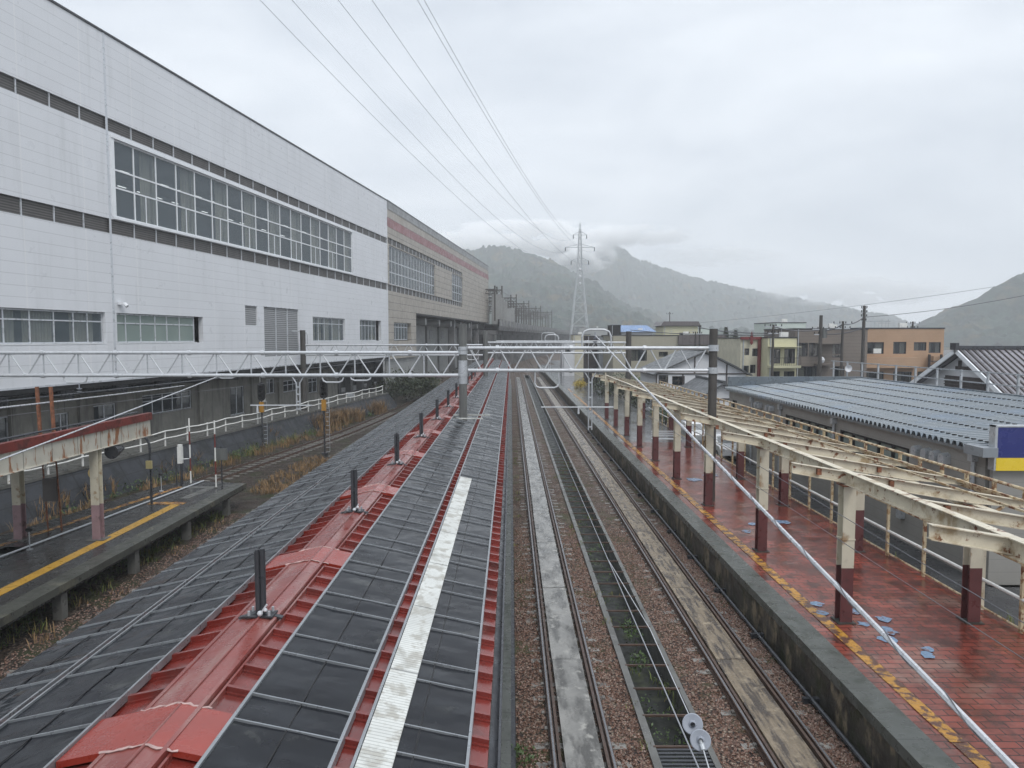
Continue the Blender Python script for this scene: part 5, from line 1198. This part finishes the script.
t = thing('satellite_dish', 'small white satellite dish beyond the shed roof', 'satellite dish', (24.2, 50.2, 4.6))
mb = MB(); pr = []
n = 16; vs = [(24.2, 50.3, 5.75)]
for i in range(n): a = 6.283 * i / n; vs.append((24.2 + .26 * math.cos(a), 50.15, 5.75 + .26 * math.sin(a)))
mb.add(vs, [(0, 1 + i, 1 + (i + 1) % n) for i in range(n)] ); mb.build('dish', m_plaster, t); mb = MB(); mb.tube((24.2, 50.34, 4.4), (24.2, 50.34, 5.75), .03, 6); mb.build('mast', m_galv, t)

# ------------------------------------------------------------------ cars, bench behind the platform
m_car = mat('white_car_paint', (.72, .73, .74), .25, .03, 1, bump=0, coat=.6)
m_tyre = mat('tyre', (.02, .02, .02), .8)
def car(x, y, label):
    t = thing('parked_car', label, 'car', (x, y, -.02), group='white cars behind the railing')
    prof = [(-1.75, .30), (-1.78, .75), (-1.6, .92), (-.85, .98), (-.35, 1.42), (.2, 1.5), (1.1, 1.48), (1.6, 1.02), (1.75, .9), (1.77, .35)]
    mb = MB(); W = .74; n = len(prof)
    ws = [W if z < 1.05 else W * .82 for _, z in prof]
    mb.add([(-w_, a, z) for (a, z), w_ in zip(prof, ws)] + [(w_, a, z) for (a, z), w_ in zip(prof, ws)], [tuple(range(n)), tuple(range(n, 2 * n))[::-1]] + [(i, n + i, n + (i + 1) % n, (i + 1) % n) for i in range(n)])
    b = mb.build('body', m_car, t, local=True)
    md = b.modifiers.new('bevel', 'BEVEL'); md.width = .05; md.segments = 2
    for s in (-1, 1):
        mb = MB(); xx = s * (W * .91 + .015); mb.add([(xx + s * .03, -.72, 1.02), (xx - s * .05, -.32, 1.36), (xx - s * .05, 1.02, 1.38), (xx + s * .03, 1.4, 1.04)], [(0, 1, 2, 3)]); mb.build('side_window', m_glassdk, t, local=True)
    mb = MB(); mb.quad((-.6, -.86, 1.02), (.6, -.86, 1.02), (.55, -.40, 1.42), (-.55, -.40, 1.42)); mb.build('windscreen', m_glassdk, t, local=True)
    mb = MB(); mb.quad((-.55, 1.17, 1.44), (.55, 1.17, 1.44), (.6, 1.60, 1.06), (-.6, 1.60, 1.06)); mb.build('rear_window', m_glassdk, t, local=True)
    for sx in (-1, 1):
        for yy in (-1.1, 1.1):
            mb = MB(); mb.tube((sx * .6, yy, .30), (sx * .76, yy, .30), .30, 14); w_ = mb.build('wheel', m_tyre, t, local=True); mb = MB(); mb.tube((sx * .762, yy, .3), (sx * .77, yy, .3), .17, 10); mb.build('rim', m_galv, w_, local=True)
        mb = MB(); mb.box(sx * .45, sx * .68, -1.80, -1.70, .62, .80); mb.build('headlight', m_silver, t, local=True)
car(13.95, 53.5, 'white hatchback farthest along the back of the railing'); car(14.3, 46.8, 'white hatchback parked nearest behind the railing and shed'); car(16.5, 57.5, 'white hatchback by the far corner of the shed')
t = thing('platform_bench', 'pale slatted bench between the canopy columns on the red platform', 'bench', (10.2, 45.6, .9))
for k in range(4):
    mb = MB(); mb.box(-.95, .95, -.25 + .14 * k, -.14 + .14 * k, .42, .45); mb.build('seat_slat', m_galvw, t, local=True)
for k in range(3):
    mb = MB(); mb.box(-.95, .95, .30, .33, .55 + .14 * k, .65 + .14 * k); mb.build('back_slat', m_galvw, t, local=True)
for x in (-.8, .8):
    for y in (-.2, .28):
        mb = MB(); mb.box(x - .03, x + .03, y - .03, y + .03, 0, .42 if y < 0 else .95); mb.build('leg', m_dksteel, t, local=True)

# ------------------------------------------------------------------ pylon and transmission wires
py = thing('transmission_pylon', 'tall pale steel lattice pylon in front of the misty mountain', 'pylon', (34.1, 350, 0))
m_pyl = mat('pylon_steel', (.42, .44, .45), .5, .1, 1, bump=0)
def pw(z): return 5.1 if z < 1 else (5.1 - (5.1 - 1.15) * min(1, z / 41.) if z < 41 else 1.15 - .75 * (z - 41) / 20.)
lv = [0, 7, 13.5, 19.5, 25, 30, 34.5, 38, 41, 45.6, 49, 52.2, 55, 58.3, 61]
corner = lambda z, i: Vector(((-1, 1, 1, -1)[i] * pw(z), (-1, -1, 1, 1)[i] * pw(z), z))
mb = MB()
for i in range(4):
    for a, b in zip(lv[:-1], lv[1:]): mb.beam(corner(a, i), corner(b, i), .34, .34)
mb.build('legs', m_pyl, py, local=True)
mb = MB()
for a, b in zip(lv[:-1], lv[1:]):
    for i in range(4):
        j = (i + 1) % 4; mb.beam(corner(a, i), corner(b, j), .13, .13); mb.beam(corner(a, j), corner(b, i), .13, .13); mb.beam(corner(b, i), corner(b, j), .13, .13)
mb.build('bracing', m_pyl, py, local=True)
mb = MB()
for i in range(4): mb.beam(corner(61, i), (0, 0, 64.5), .2, .2)
mb.build('peak', m_pyl, py, local=True)
tips = {}
for z, wdt in ((58.3, 3.3), (52.2, 7.2), (45.6, 4.3)):
    mb = MB()
    for s in (-1, 1):
        for yy in (-1, 1): mb.beam((s * .5, yy * .6, z), (s * wdt, 0, z), .2, .2); mb.beam((s * .5, yy * .6, z + 1.6), (s * wdt, 0, z + .1), .16, .16)
        tips[(z, s)] = Vector((34.1 + s * wdt, 350, z - 1.8))
    a = mb.build('crossarm', m_pyl, py, local=True)
    for s in (-1, 1):
        mb = MB(); mb.tube((s * wdt, 0, z), (s * wdt, 0, z - 1.8), .22, 8); mb.build('insulator', m_black, a, local=True)
for k in range(3):
    mb = MB(); mb.sphere((0, -1.6, 41.2 - 3.4 * k), .75, 8); mb.build('marker', m_plaster, py, local=True)
def hv(tip, X60, label, sg=.0003):
    pts = []
    for k in range(40):
        y = 350 - k * 410 / 39; x = X60 + (tip.x - X60) * (y - 60) / 290; z = 35.86 + (tip.z - 35.86) * (y - 60) / 290 - sg * (350 - y) * (y - 60); pts.append((x, y, z))
    mb = MB(); mb.path(pts, [.016 + .030 * max(0, p[1]) / 350 for p in pts], 5); tag(mb.build('transmission_wire', m_hvwire), label, 'wire', 'transmission wires up to the pylon')
hv(tips[(45.6, -1)], -20.8, 'leftmost high transmission wire leading to the pylon', .00035)
hv(tips[(52.2, -1)], -18.15, 'second transmission wire from the left leading to the pylon', .00035)
hv(tips[(58.3, -1)], -14.33, 'third transmission wire from the left leading to the pylon', .00035)
hv(tips[(45.6, 1)], -11.52, 'fourth transmission wire from the left leading to the pylon', .00030)
hv(tips[(52.2, 1)], -7.75, 'left wire of the close pair at the right of the transmission wires', .00032)
hv(tips[(58.3, 1)], -7.2, 'right wire of the close pair at the right of the transmission wires', .00032)

# ------------------------------------------------------------------ railway viaduct beyond the station
via = thing('railway_viaduct', 'long dark concrete railway viaduct curving away beyond the beige building', 'viaduct', (-6, 168, -.3))
vl = spline([(-9.0, 165), (-3.6, 215), (4.5, 275), (16, 350), (32, 450), (52, 560), (75, 680)], 8)
mb = MB(); sweep(mb, vl, [(-6, 9.6), (6, 9.6), (6.3, 10.6), (6.3, 12.2), (6.0, 12.2), (6., 11.0), (-6, 11.0), (-6, 12.2), (-6.3, 12.2), (-6.3, 10.6)]); mb.build('deck', m_viad, via)
k = 0
for i in range(0, len(vl) - 1):
    for q in (0, .5):
        p = vl[i].lerp(vl[i + 1], q)
        mb = MB()
        for s in (-4, 4): mb.box(p.x + s - .6, p.x + s + .6, p.y - .6, p.y + .6, -.3, 9.6)
        mb.box(p.x - 5.5, p.x + 5.5, p.y - .7, p.y + .7, 8.6, 9.6); mb.build('pier', m_viad, via)
for (i, f_, h_) in ((0, .5, 6.5), (1, .7, 6.0), (3, .0, 5.5), (4, .2, 4.0), (5, .6, 4.5)):
    p = vl[i].lerp(vl[i + 1], f_); mb = MB(); mb.box(p.x + 4.2, p.x + 6.6, p.y, p.y + 1.5, 10.6, 11.6 + h_); mb.build('barrier_tower', m_viadpale, via)
cnt = 0
d_ = 0
pts2 = []
for i in range(len(vl) - 1):
    L_ = (vl[i + 1] - vl[i]).length; n = max(1, int(L_ / 24))
    for q in range(n): pts2.append(vl[i].lerp(vl[i + 1], q / n))
names_side = ('left', 'right')
proto = None
for k, p in enumerate(pts2[:24]):
    h_ = 7.5 + (k % 3) * .6
    if proto is None:
        proto = thing('catenary_mast', 'dark overhead wire masts in a row on the distant viaduct', 'mast', (p.x, p.y, 11.8), group='masts along the distant viaduct')
        for s in (-5.2, 5.2):
            mb = MB(); mb.beam((s, 0, 0), (s, 0, 8.2), .35, .35); mb.build('mast_post', m_polebr, proto, local=True)
        mb = MB(); mb.box(-5.2, 5.2, -.1, .1, 7.2, 7.45); mb.box(-5.2, 5.2, -.1, .1, 6.3, 6.45)
        for xx in range(-5, 5): mb.beam((xx, 0, 6.4), (xx + .5, 0, 7.3), .1, .1); mb.beam((xx + .5, 0, 7.3), (xx + 1, 0, 6.4), .1, .1)
        mb.build('cross_beam', m_polebr, proto, local=True)
        mb = MB()
        for s in (-2, 2): mb.beam((s, 0, 6.3), (s, 0, 4.6), .12, .12); mb.beam((s, 0, 4.8), (s + 1.6, 0, 4.8), .1, .1)
        mb.build('hanger', m_polebr, proto, local=True)
    else:
        c_ = copy_tree(proto, (p.x, p.y + (k * 7 % 5 - 2) * 2.2, 11.0), label='dark overhead wire masts in a row on the distant viaduct'); c_.scale = (1, 1, (.82, 1.1, .95, 1.2, .7)[k % 5])
for s, z in ((-2, 16.6), (2, 16.6), (-2, 17.8), (2, 17.8), (5.2, 19.5)):
    mb = MB(); mb.path([(p.x + s, p.y, z) for p in vl], .05, 5); mb.build('running_wire', m_wire, via)
# dark stuff below: hedge line and low walls between tracks and viaduct
t = thing('retaining_wall', 'dark low wall running beside the far tracks under the viaduct', 'wall', (-7, 125, -.3))
mb = MB(); mb.add([(-9.5, 112, -.3), (-9.1, 112, -.3), (14, 420, -.3), (13.6, 420, -.3), (-9.5, 112, 2.6), (-9.1, 112, 2.6), (14, 420, 2.6), (13.6, 420, 2.6)], [(3,2,1,0),(4,5,6,7),(0,1,5,4),(1,2,6,5),(2,3,7,6),(3,0,4,7)]); mb.build('wall_face', m_concdk, t)

# ------------------------------------------------------------------ vegetation
r_ = random
mb = MB()
for _ in range(46):
    y = r_.uniform(36, 64); t_ = (y - 42); x = -22.26 + t_ * .151 + 3.4 + r_.uniform(-.3, .9); blades(mb, x, y, -.2, 26, .45, r_.uniform(.25, .7), .6, .014)
for (x, y, s) in ((-19.9, 50.5, 1.), (-19.4, 52.2, 1.2), (-18.9, 54, 1.1), (-16.9, 61, 1.2), (-16.5, 63, 1.3), (-15.9, 65.5, 1.2), (-15.4, 68, 1.1), (-14.4, 74, 1.2), (-20.6, 43, .9), (-20.9, 40.5, .9), (-21.4, 35, .8), (-21.8, 32, .8)):
    for _ in range(7): blades(mb, x + r_.uniform(-.7, .7), y + r_.uniform(-1, 1), -.2, 60, .5, 1.25 * s, .7, .018)
for _ in range(70):
    y = r_.uniform(36, 47); blades(mb, -13.2 + (y - 34) * .03 + r_.uniform(-1.0, 1.0), y, -.17, 22, .4, r_.uniform(.15, .4), .9, .014)
for _ in range(9):
    y = r_.uniform(16, 33); blades(mb, -12.8 + r_.uniform(-.5, .35), y, -.17, 16, .35, r_.uniform(.1, .3), .9, .01)
for _ in range(26):
    y = r_.uniform(20, 33.5); p = min(cl, key=lambda q: abs(q.y - y)); blades(mb, p.x - 1.6 + r_.uniform(-.4, .4), y, -.17, 24, .4, r_.uniform(.2, .6), .7, .012)
tag(mb.build('dry_grass', m_dry), 'tan dry grass clumps along the embankment foot and beside the rails', 'grass', kind='stuff')
mb = MB()
for _ in range(150):
    y = r_.uniform(10, 61); blades(mb, 12.75 + r_.uniform(-.1, .8), y, -.05, 26, .35, r_.uniform(.2, .5), .6, .012)
for _ in range(46):
    y = r_.uniform(6, 50); x = r_.choice((r_.uniform(3.0, 3.8), r_.uniform(.15, .4), 2.7)); blades(mb, x, y, -.33 if x > 2.9 else -.16, 18, .22, r_.uniform(.08, .25), .8, .008)
for _ in range(60):
    y = r_.uniform(14, 32); blades(mb, -13.6 + r_.uniform(-.5, .5), y, -.3, 20, .4, r_.uniform(.2, .5), .8, .012)
for _ in range(30):
    y = r_.uniform(38, 60); x = -22.26 + (y - 42) * .151 + 3.2; blades(mb, x + r_.uniform(-.5, .3), y, -.2, 24, .4, r_.uniform(.3, .8), .6, .013)
tag(mb.build('green_weeds', m_drygreen), 'green weeds along the railing foot, the drain and the tracks', 'weeds', kind='stuff')
mb = MB()
for _ in range(150):
    y = r_.uniform(7, 50); x = r_.uniform(2.95, 3.8); leaves(mb, (x, y, -.60 + .3 * r_.random()), (.2, .25, .12), 13, .035)
for (x, y) in ((3.35, 8.35), (3.45, 8.7), (3.3, 9.1), (.22, 13.0), (3.2, 17), (3.3, 19)):
    leaves(mb, (x, y, -.12), (.3, .35, .24), 150, .045)
for _ in range(50):
    y = r_.uniform(15, 32); leaves(mb, (-13.8 + r_.uniform(-.4, .3), y, -.1), (.5, .5, .3), 40, .05)
for _ in range(34):
    y = r_.uniform(32, 74); x = -22.26 + (y - 42) * .151 + 2.9; q = r_.uniform(.3, .9); leaves(mb, (x + r_.uniform(-.3, .5), y, -.1), (q, q, q * r_.uniform(.6, 1.3)), int(170 * q), .07, .2)
tag(mb.build('ground_cover', m_greenleaf), 'low leafy plants growing in the drain and under the left platform edge', 'plants', kind='stuff')
def bush(x, y, z, rad, n, s, m, label, name='shrub', k=4):
    t = thing(name, label, 'shrub', (x, y, z)); mb = MB()
    for i in range(k): leaves(mb, (x + r_.uniform(-.6, .6) * rad[0], y + r_.uniform(-.5, .5) * rad[1], z + rad[2] * r_.uniform(.5, 1.0)), (rad[0] * r_.uniform(.5, .8), rad[1] * .7, rad[2] * r_.uniform(.5, .8)), n // k, s, .3)
    mb.build('foliage', m, t); mb = MB()
    for i in range(3): mb.tube((x, y, z), (x + r_.uniform(-.3, .3), y, z + rad[2] * .8), .04, 5)
    mb.build('stem', m_timber, t)
bush(-14.4, 88, 0, (3.2, 3, 2.6), 2600, .16, m_dkleaf, 'large dark green bush past the end of the white fence', k=6)
bush(-11.3, 92, 0, (2.6, 3, 2.2), 1800, .16, m_dkleaf, 'brownish dark bush right of the large one by the roof edge', k=5)
bush(12.3, 87, 0, (2.6, 3, 2.6), 1800, .15, m_dkleaf, 'dark green hedge bush beyond the canopy end, left one')
bush(15.5, 84, 0, (2.6, 3, 2.5), 1800, .15, m_greenleaf, 'green hedge bush beyond the canopy end, right one')
bush(13.6, 74, 0, (1.8, 2, 2.2), 1200, .12, m_dkleaf, 'small green bush just behind the canopy end')
bush(9.6, 97, .9, (1.1, 2.2, .9), 900, .10, m_yelleaf, 'low yellow leaved bush at the far end of the red platform')
bush(14.0, 63, 0, (1.3, 1.6, 1.8), 1500, .09, m_greenleaf, 'leafy bush behind the railing near the pale bench')
def conifer(x, y, h, label):
    t = thing('conifer_tree', label, 'tree', (x, y, 0)); mb = MB()
    for k in range(1400):
        q = r_.random() ** .7; z = h * (.12 + .88 * q); rr = (1 - q) * h * .2 * r_.uniform(.6, 1.1); a = r_.random() * 6.283
        u = Vector((math.cos(a), math.sin(a), -.3)) * .5; v = Vector((-math.sin(a), math.cos(a), 0)) * .2; p = Vector((x + rr * math.cos(a), y + rr * math.sin(a), z)); mb.quad(p - u, p + v, p + u, p - v)
    mb.build('crown', m_dkleaf, t); mb = MB(); mb.tube((x, y, 0), (x, y, h * .95), .25, 6, .05); mb.build('trunk', m_timber, t)
conifer(49, 160, 10.2, 'left one of two small dark conifers above the red shop'); conifer(51.2, 160, 9.5, 'right one of two small dark conifers above the red shop')
# small distant trees and roofs filling the valley floor
r2 = random.Random(11)
for k in range(16):
    x = r2.uniform(48, 110); y = r2.uniform(160, 300); t = thing('valley_tree', 'small distant round trees behind the houses on the valley floor', 'tree', (x, y, 0), group='distant trees on the valley floor')
    mb = MB(); h_ = r2.uniform(5, 9)
    for i in range(4): leaves(mb, (x + r2.uniform(-2, 2), y, h_ * r2.uniform(.5, .8)), (2, 2, h_ * .35), 160, .3, .3)
    mb.build('crown', m_dkleaf, t); mb = MB(); mb.tube((x, y, 0), (x, y, h_ * .7), .25, 6); mb.build('trunk', m_timber, t)

# ------------------------------------------------------------------ mountains
def lerp_tab(tab, x):
    if x <= tab[0][0]: return tab[0][1]
    for (a, za), (b, zb) in zip(tab[:-1], tab[1:]):
        if x <= b:
            u = (x - a) / (b - a); return za + (zb - za) * u
    return tab[-1][1]
def mountain(name, tab, y0, fore, back, dx, nfore, nback, treeamp, label, flank=.35):
    x = tab[0][0]; xs = []
    while x <= tab[-1][0]: xs.append(x); x += dx
    mb = MB(); rows = []
    for j in range(-nfore, nback + 1):
        s = abs(j) / (nfore if j < 0 else nback); yy = y0 + (s ** 1.0 * (-fore if j < 0 else back))
        row = []
        for x in xs:
            base = lerp_tab(tab, x) + 0.
            pr = (1 - s) ** 1.15 if j < 0 else (1 - s)
            n = noise.fractal(Vector((x * .008, yy * .008, 2.)), 1., 2., 5) * 26 * min(1, s * 3.5)
            ridge = -abs(noise.noise(Vector((x * .012 + yy * .004, yy * .0045, 7.)))) * 30 * min(1, s * 3)
            tr = (noise.noise(Vector((x * .22, yy * .22, 1.))) + .6 * noise.noise(Vector((x * .55, yy * .5, 4.)))) * treeamp + (.8 * noise.noise(Vector((x * .06, yy * .06, 9.)))) * treeamp
            z = base * pr + (n + ridge) * pr + tr * (1 if pr > .02 else 0)
            if s >= .999: z = -2
            if j < 0:  # keep the flank below the crest as seen from the station
                z = min(z, 8 + (base - 8) * yy / y0 * 1.0 + tr)
            row.append((x, yy, z))
        rows.append(row)
    n = len(xs)
    for row in rows: mb.v += row
    for j in range(len(rows) - 1):
        for i in range(n - 1): a = j * n + i; mb.f.append([a, a + 1, a + n + 1, a + n]); mb.m.append(0)
    return tag(mb.build(name, m_hill, smooth=True), kind='structure')
mountain('hills', [(-420, 120), (-240, 135), (-110, 143), (-63, 143), (-32, 148), (-9, 149), (29, 137), (53, 131), (76, 121), (107, 104), (139, 81), (170, 58), (230, 30), (320, 8), (360, 0)], 1100, 620, 200, 2.6, 80, 10, 5.0, '')
mountain('hills', [(-50, 90), (60, 130), (111, 158), (160, 186), (197, 211), (223, 222), (246, 213), (274, 190), (315, 175), (360, 161), (406, 146), (474, 130), (542, 116), (634, 98), (725, 82), (771, 71), (886, 37), (978, 14), (1050, 5)], 1600, 500, 60, 3.4, 60, 6, 7.0, '')
mountain('hills', [(395, 4), (403, 13), (412, 20), (432, 27.5), (447, 36), (461, 44), (476, 54), (490, 62), (509, 73), (543, 92), (600, 120), (690, 160)], 700, 330, 160, 1.8, 80, 10, 3.4, '')

# ------------------------------------------------------------------ humid air and low cloud
def vol_mat(name, dens, col, aniso=0.):
    m = bpy.data.materials.new(name); m.use_nodes = True; N = m.node_tree.nodes; L = m.node_tree.links
    for n_ in list(N):
        if n_.type != 'OUTPUT_MATERIAL': N.remove(n_)
    v = N.new('ShaderNodeVolumePrincipled'); v.inputs['Color'].default_value = (*col, 1); v.inputs['Density'].default_value = dens; v.inputs['Anisotropy'].default_value = aniso
    L.new(v.outputs[0], [n_ for n_ in N if n_.type == 'OUTPUT_MATERIAL'][0].inputs['Volume']); return m
mb = MB(); mb.box(-690, 1190, -29, 1770, -3.5, 240)
hz = mb.build('haze', vol_mat('haze_air', .00062, (.95, .975, 1.))); tag(hz, kind='stuff', label='pale grey humid haze filling the valley air', cat='haze')
def cloud(x, y, z, a, b, c, dens, seed):
    # a wisp whose depth thins out smoothly towards its ragged rim
    mb = MB(); nr, na = 22, 72; S = Vector((seed * 5.3, 0, seed * 2.7))
    def th(u, w_):
        r2_ = u * u + w_ * w_; p = Vector((u * 1.7 * a / c * .45, 0, w_ * 1.7)) + S
        n = .55 + .9 * noise.fractal(p, 1., 2., 5) + .25 * noise.noise(p * 3.)
        return b * max(.0, 1 - r2_) ** 1.6 * max(.03, n)
    for side in (-1, 1):
        base = len(mb.v); mb.v.append((x, y + side * th(0, 0), z))
        for j in range(1, nr + 1):
            r_r = j / nr
            for i in range(na):
                t_ = 6.28319 * i / na; u, w_ = r_r * math.cos(t_), r_r * math.sin(t_); mb.v.append((x + a * u, y + (side * th(u, w_) if j < nr else side * .01), z + c * w_))
        for i in range(na):
            f_ = [base, base + 1 + i, base + 1 + (i + 1) % na]; mb.f.append(f_ if side < 0 else f_[::-1]); mb.m.append(0)
            for j in range(nr - 1):
                q = base + 1 + j * na; f_ = [q + i, q + na + i, q + na + (i + 1) % na, q + (i + 1) % na]; mb.f.append(f_ if side < 0 else f_[::-1]); mb.m.append(0)
    o1 = 1 + (nr - 1) * na; o2 = len(mb.v) // 2 + 1 + (nr - 1) * na
    for i in range(na): mb.f.append([o1 + i, o2 + i, o2 + (i + 1) % na, o1 + (i + 1) % na]); mb.m.append(0)
    o = mb.build('low_cloud', vol_mat('cloud', dens, (1, 1, 1)), smooth=True); return tag(o, kind='stuff', label='thin wisp of low cloud clinging to the mountain', cat='cloud')
cloud(118, 1260, 152, 75, 95, 34, .11, 1); cloud(40, 1270, 186, 210, 90, 36, .055, 2); cloud(-75, 1215, 168, 120, 60, 24, .055, 3); cloud(225, 1270, 190, 110, 80, 22, .034, 4); cloud(660, 1360, 98, 210, 90, 36, .018, 5); cloud(380, 1320, 158, 150, 80, 22, .008, 6)
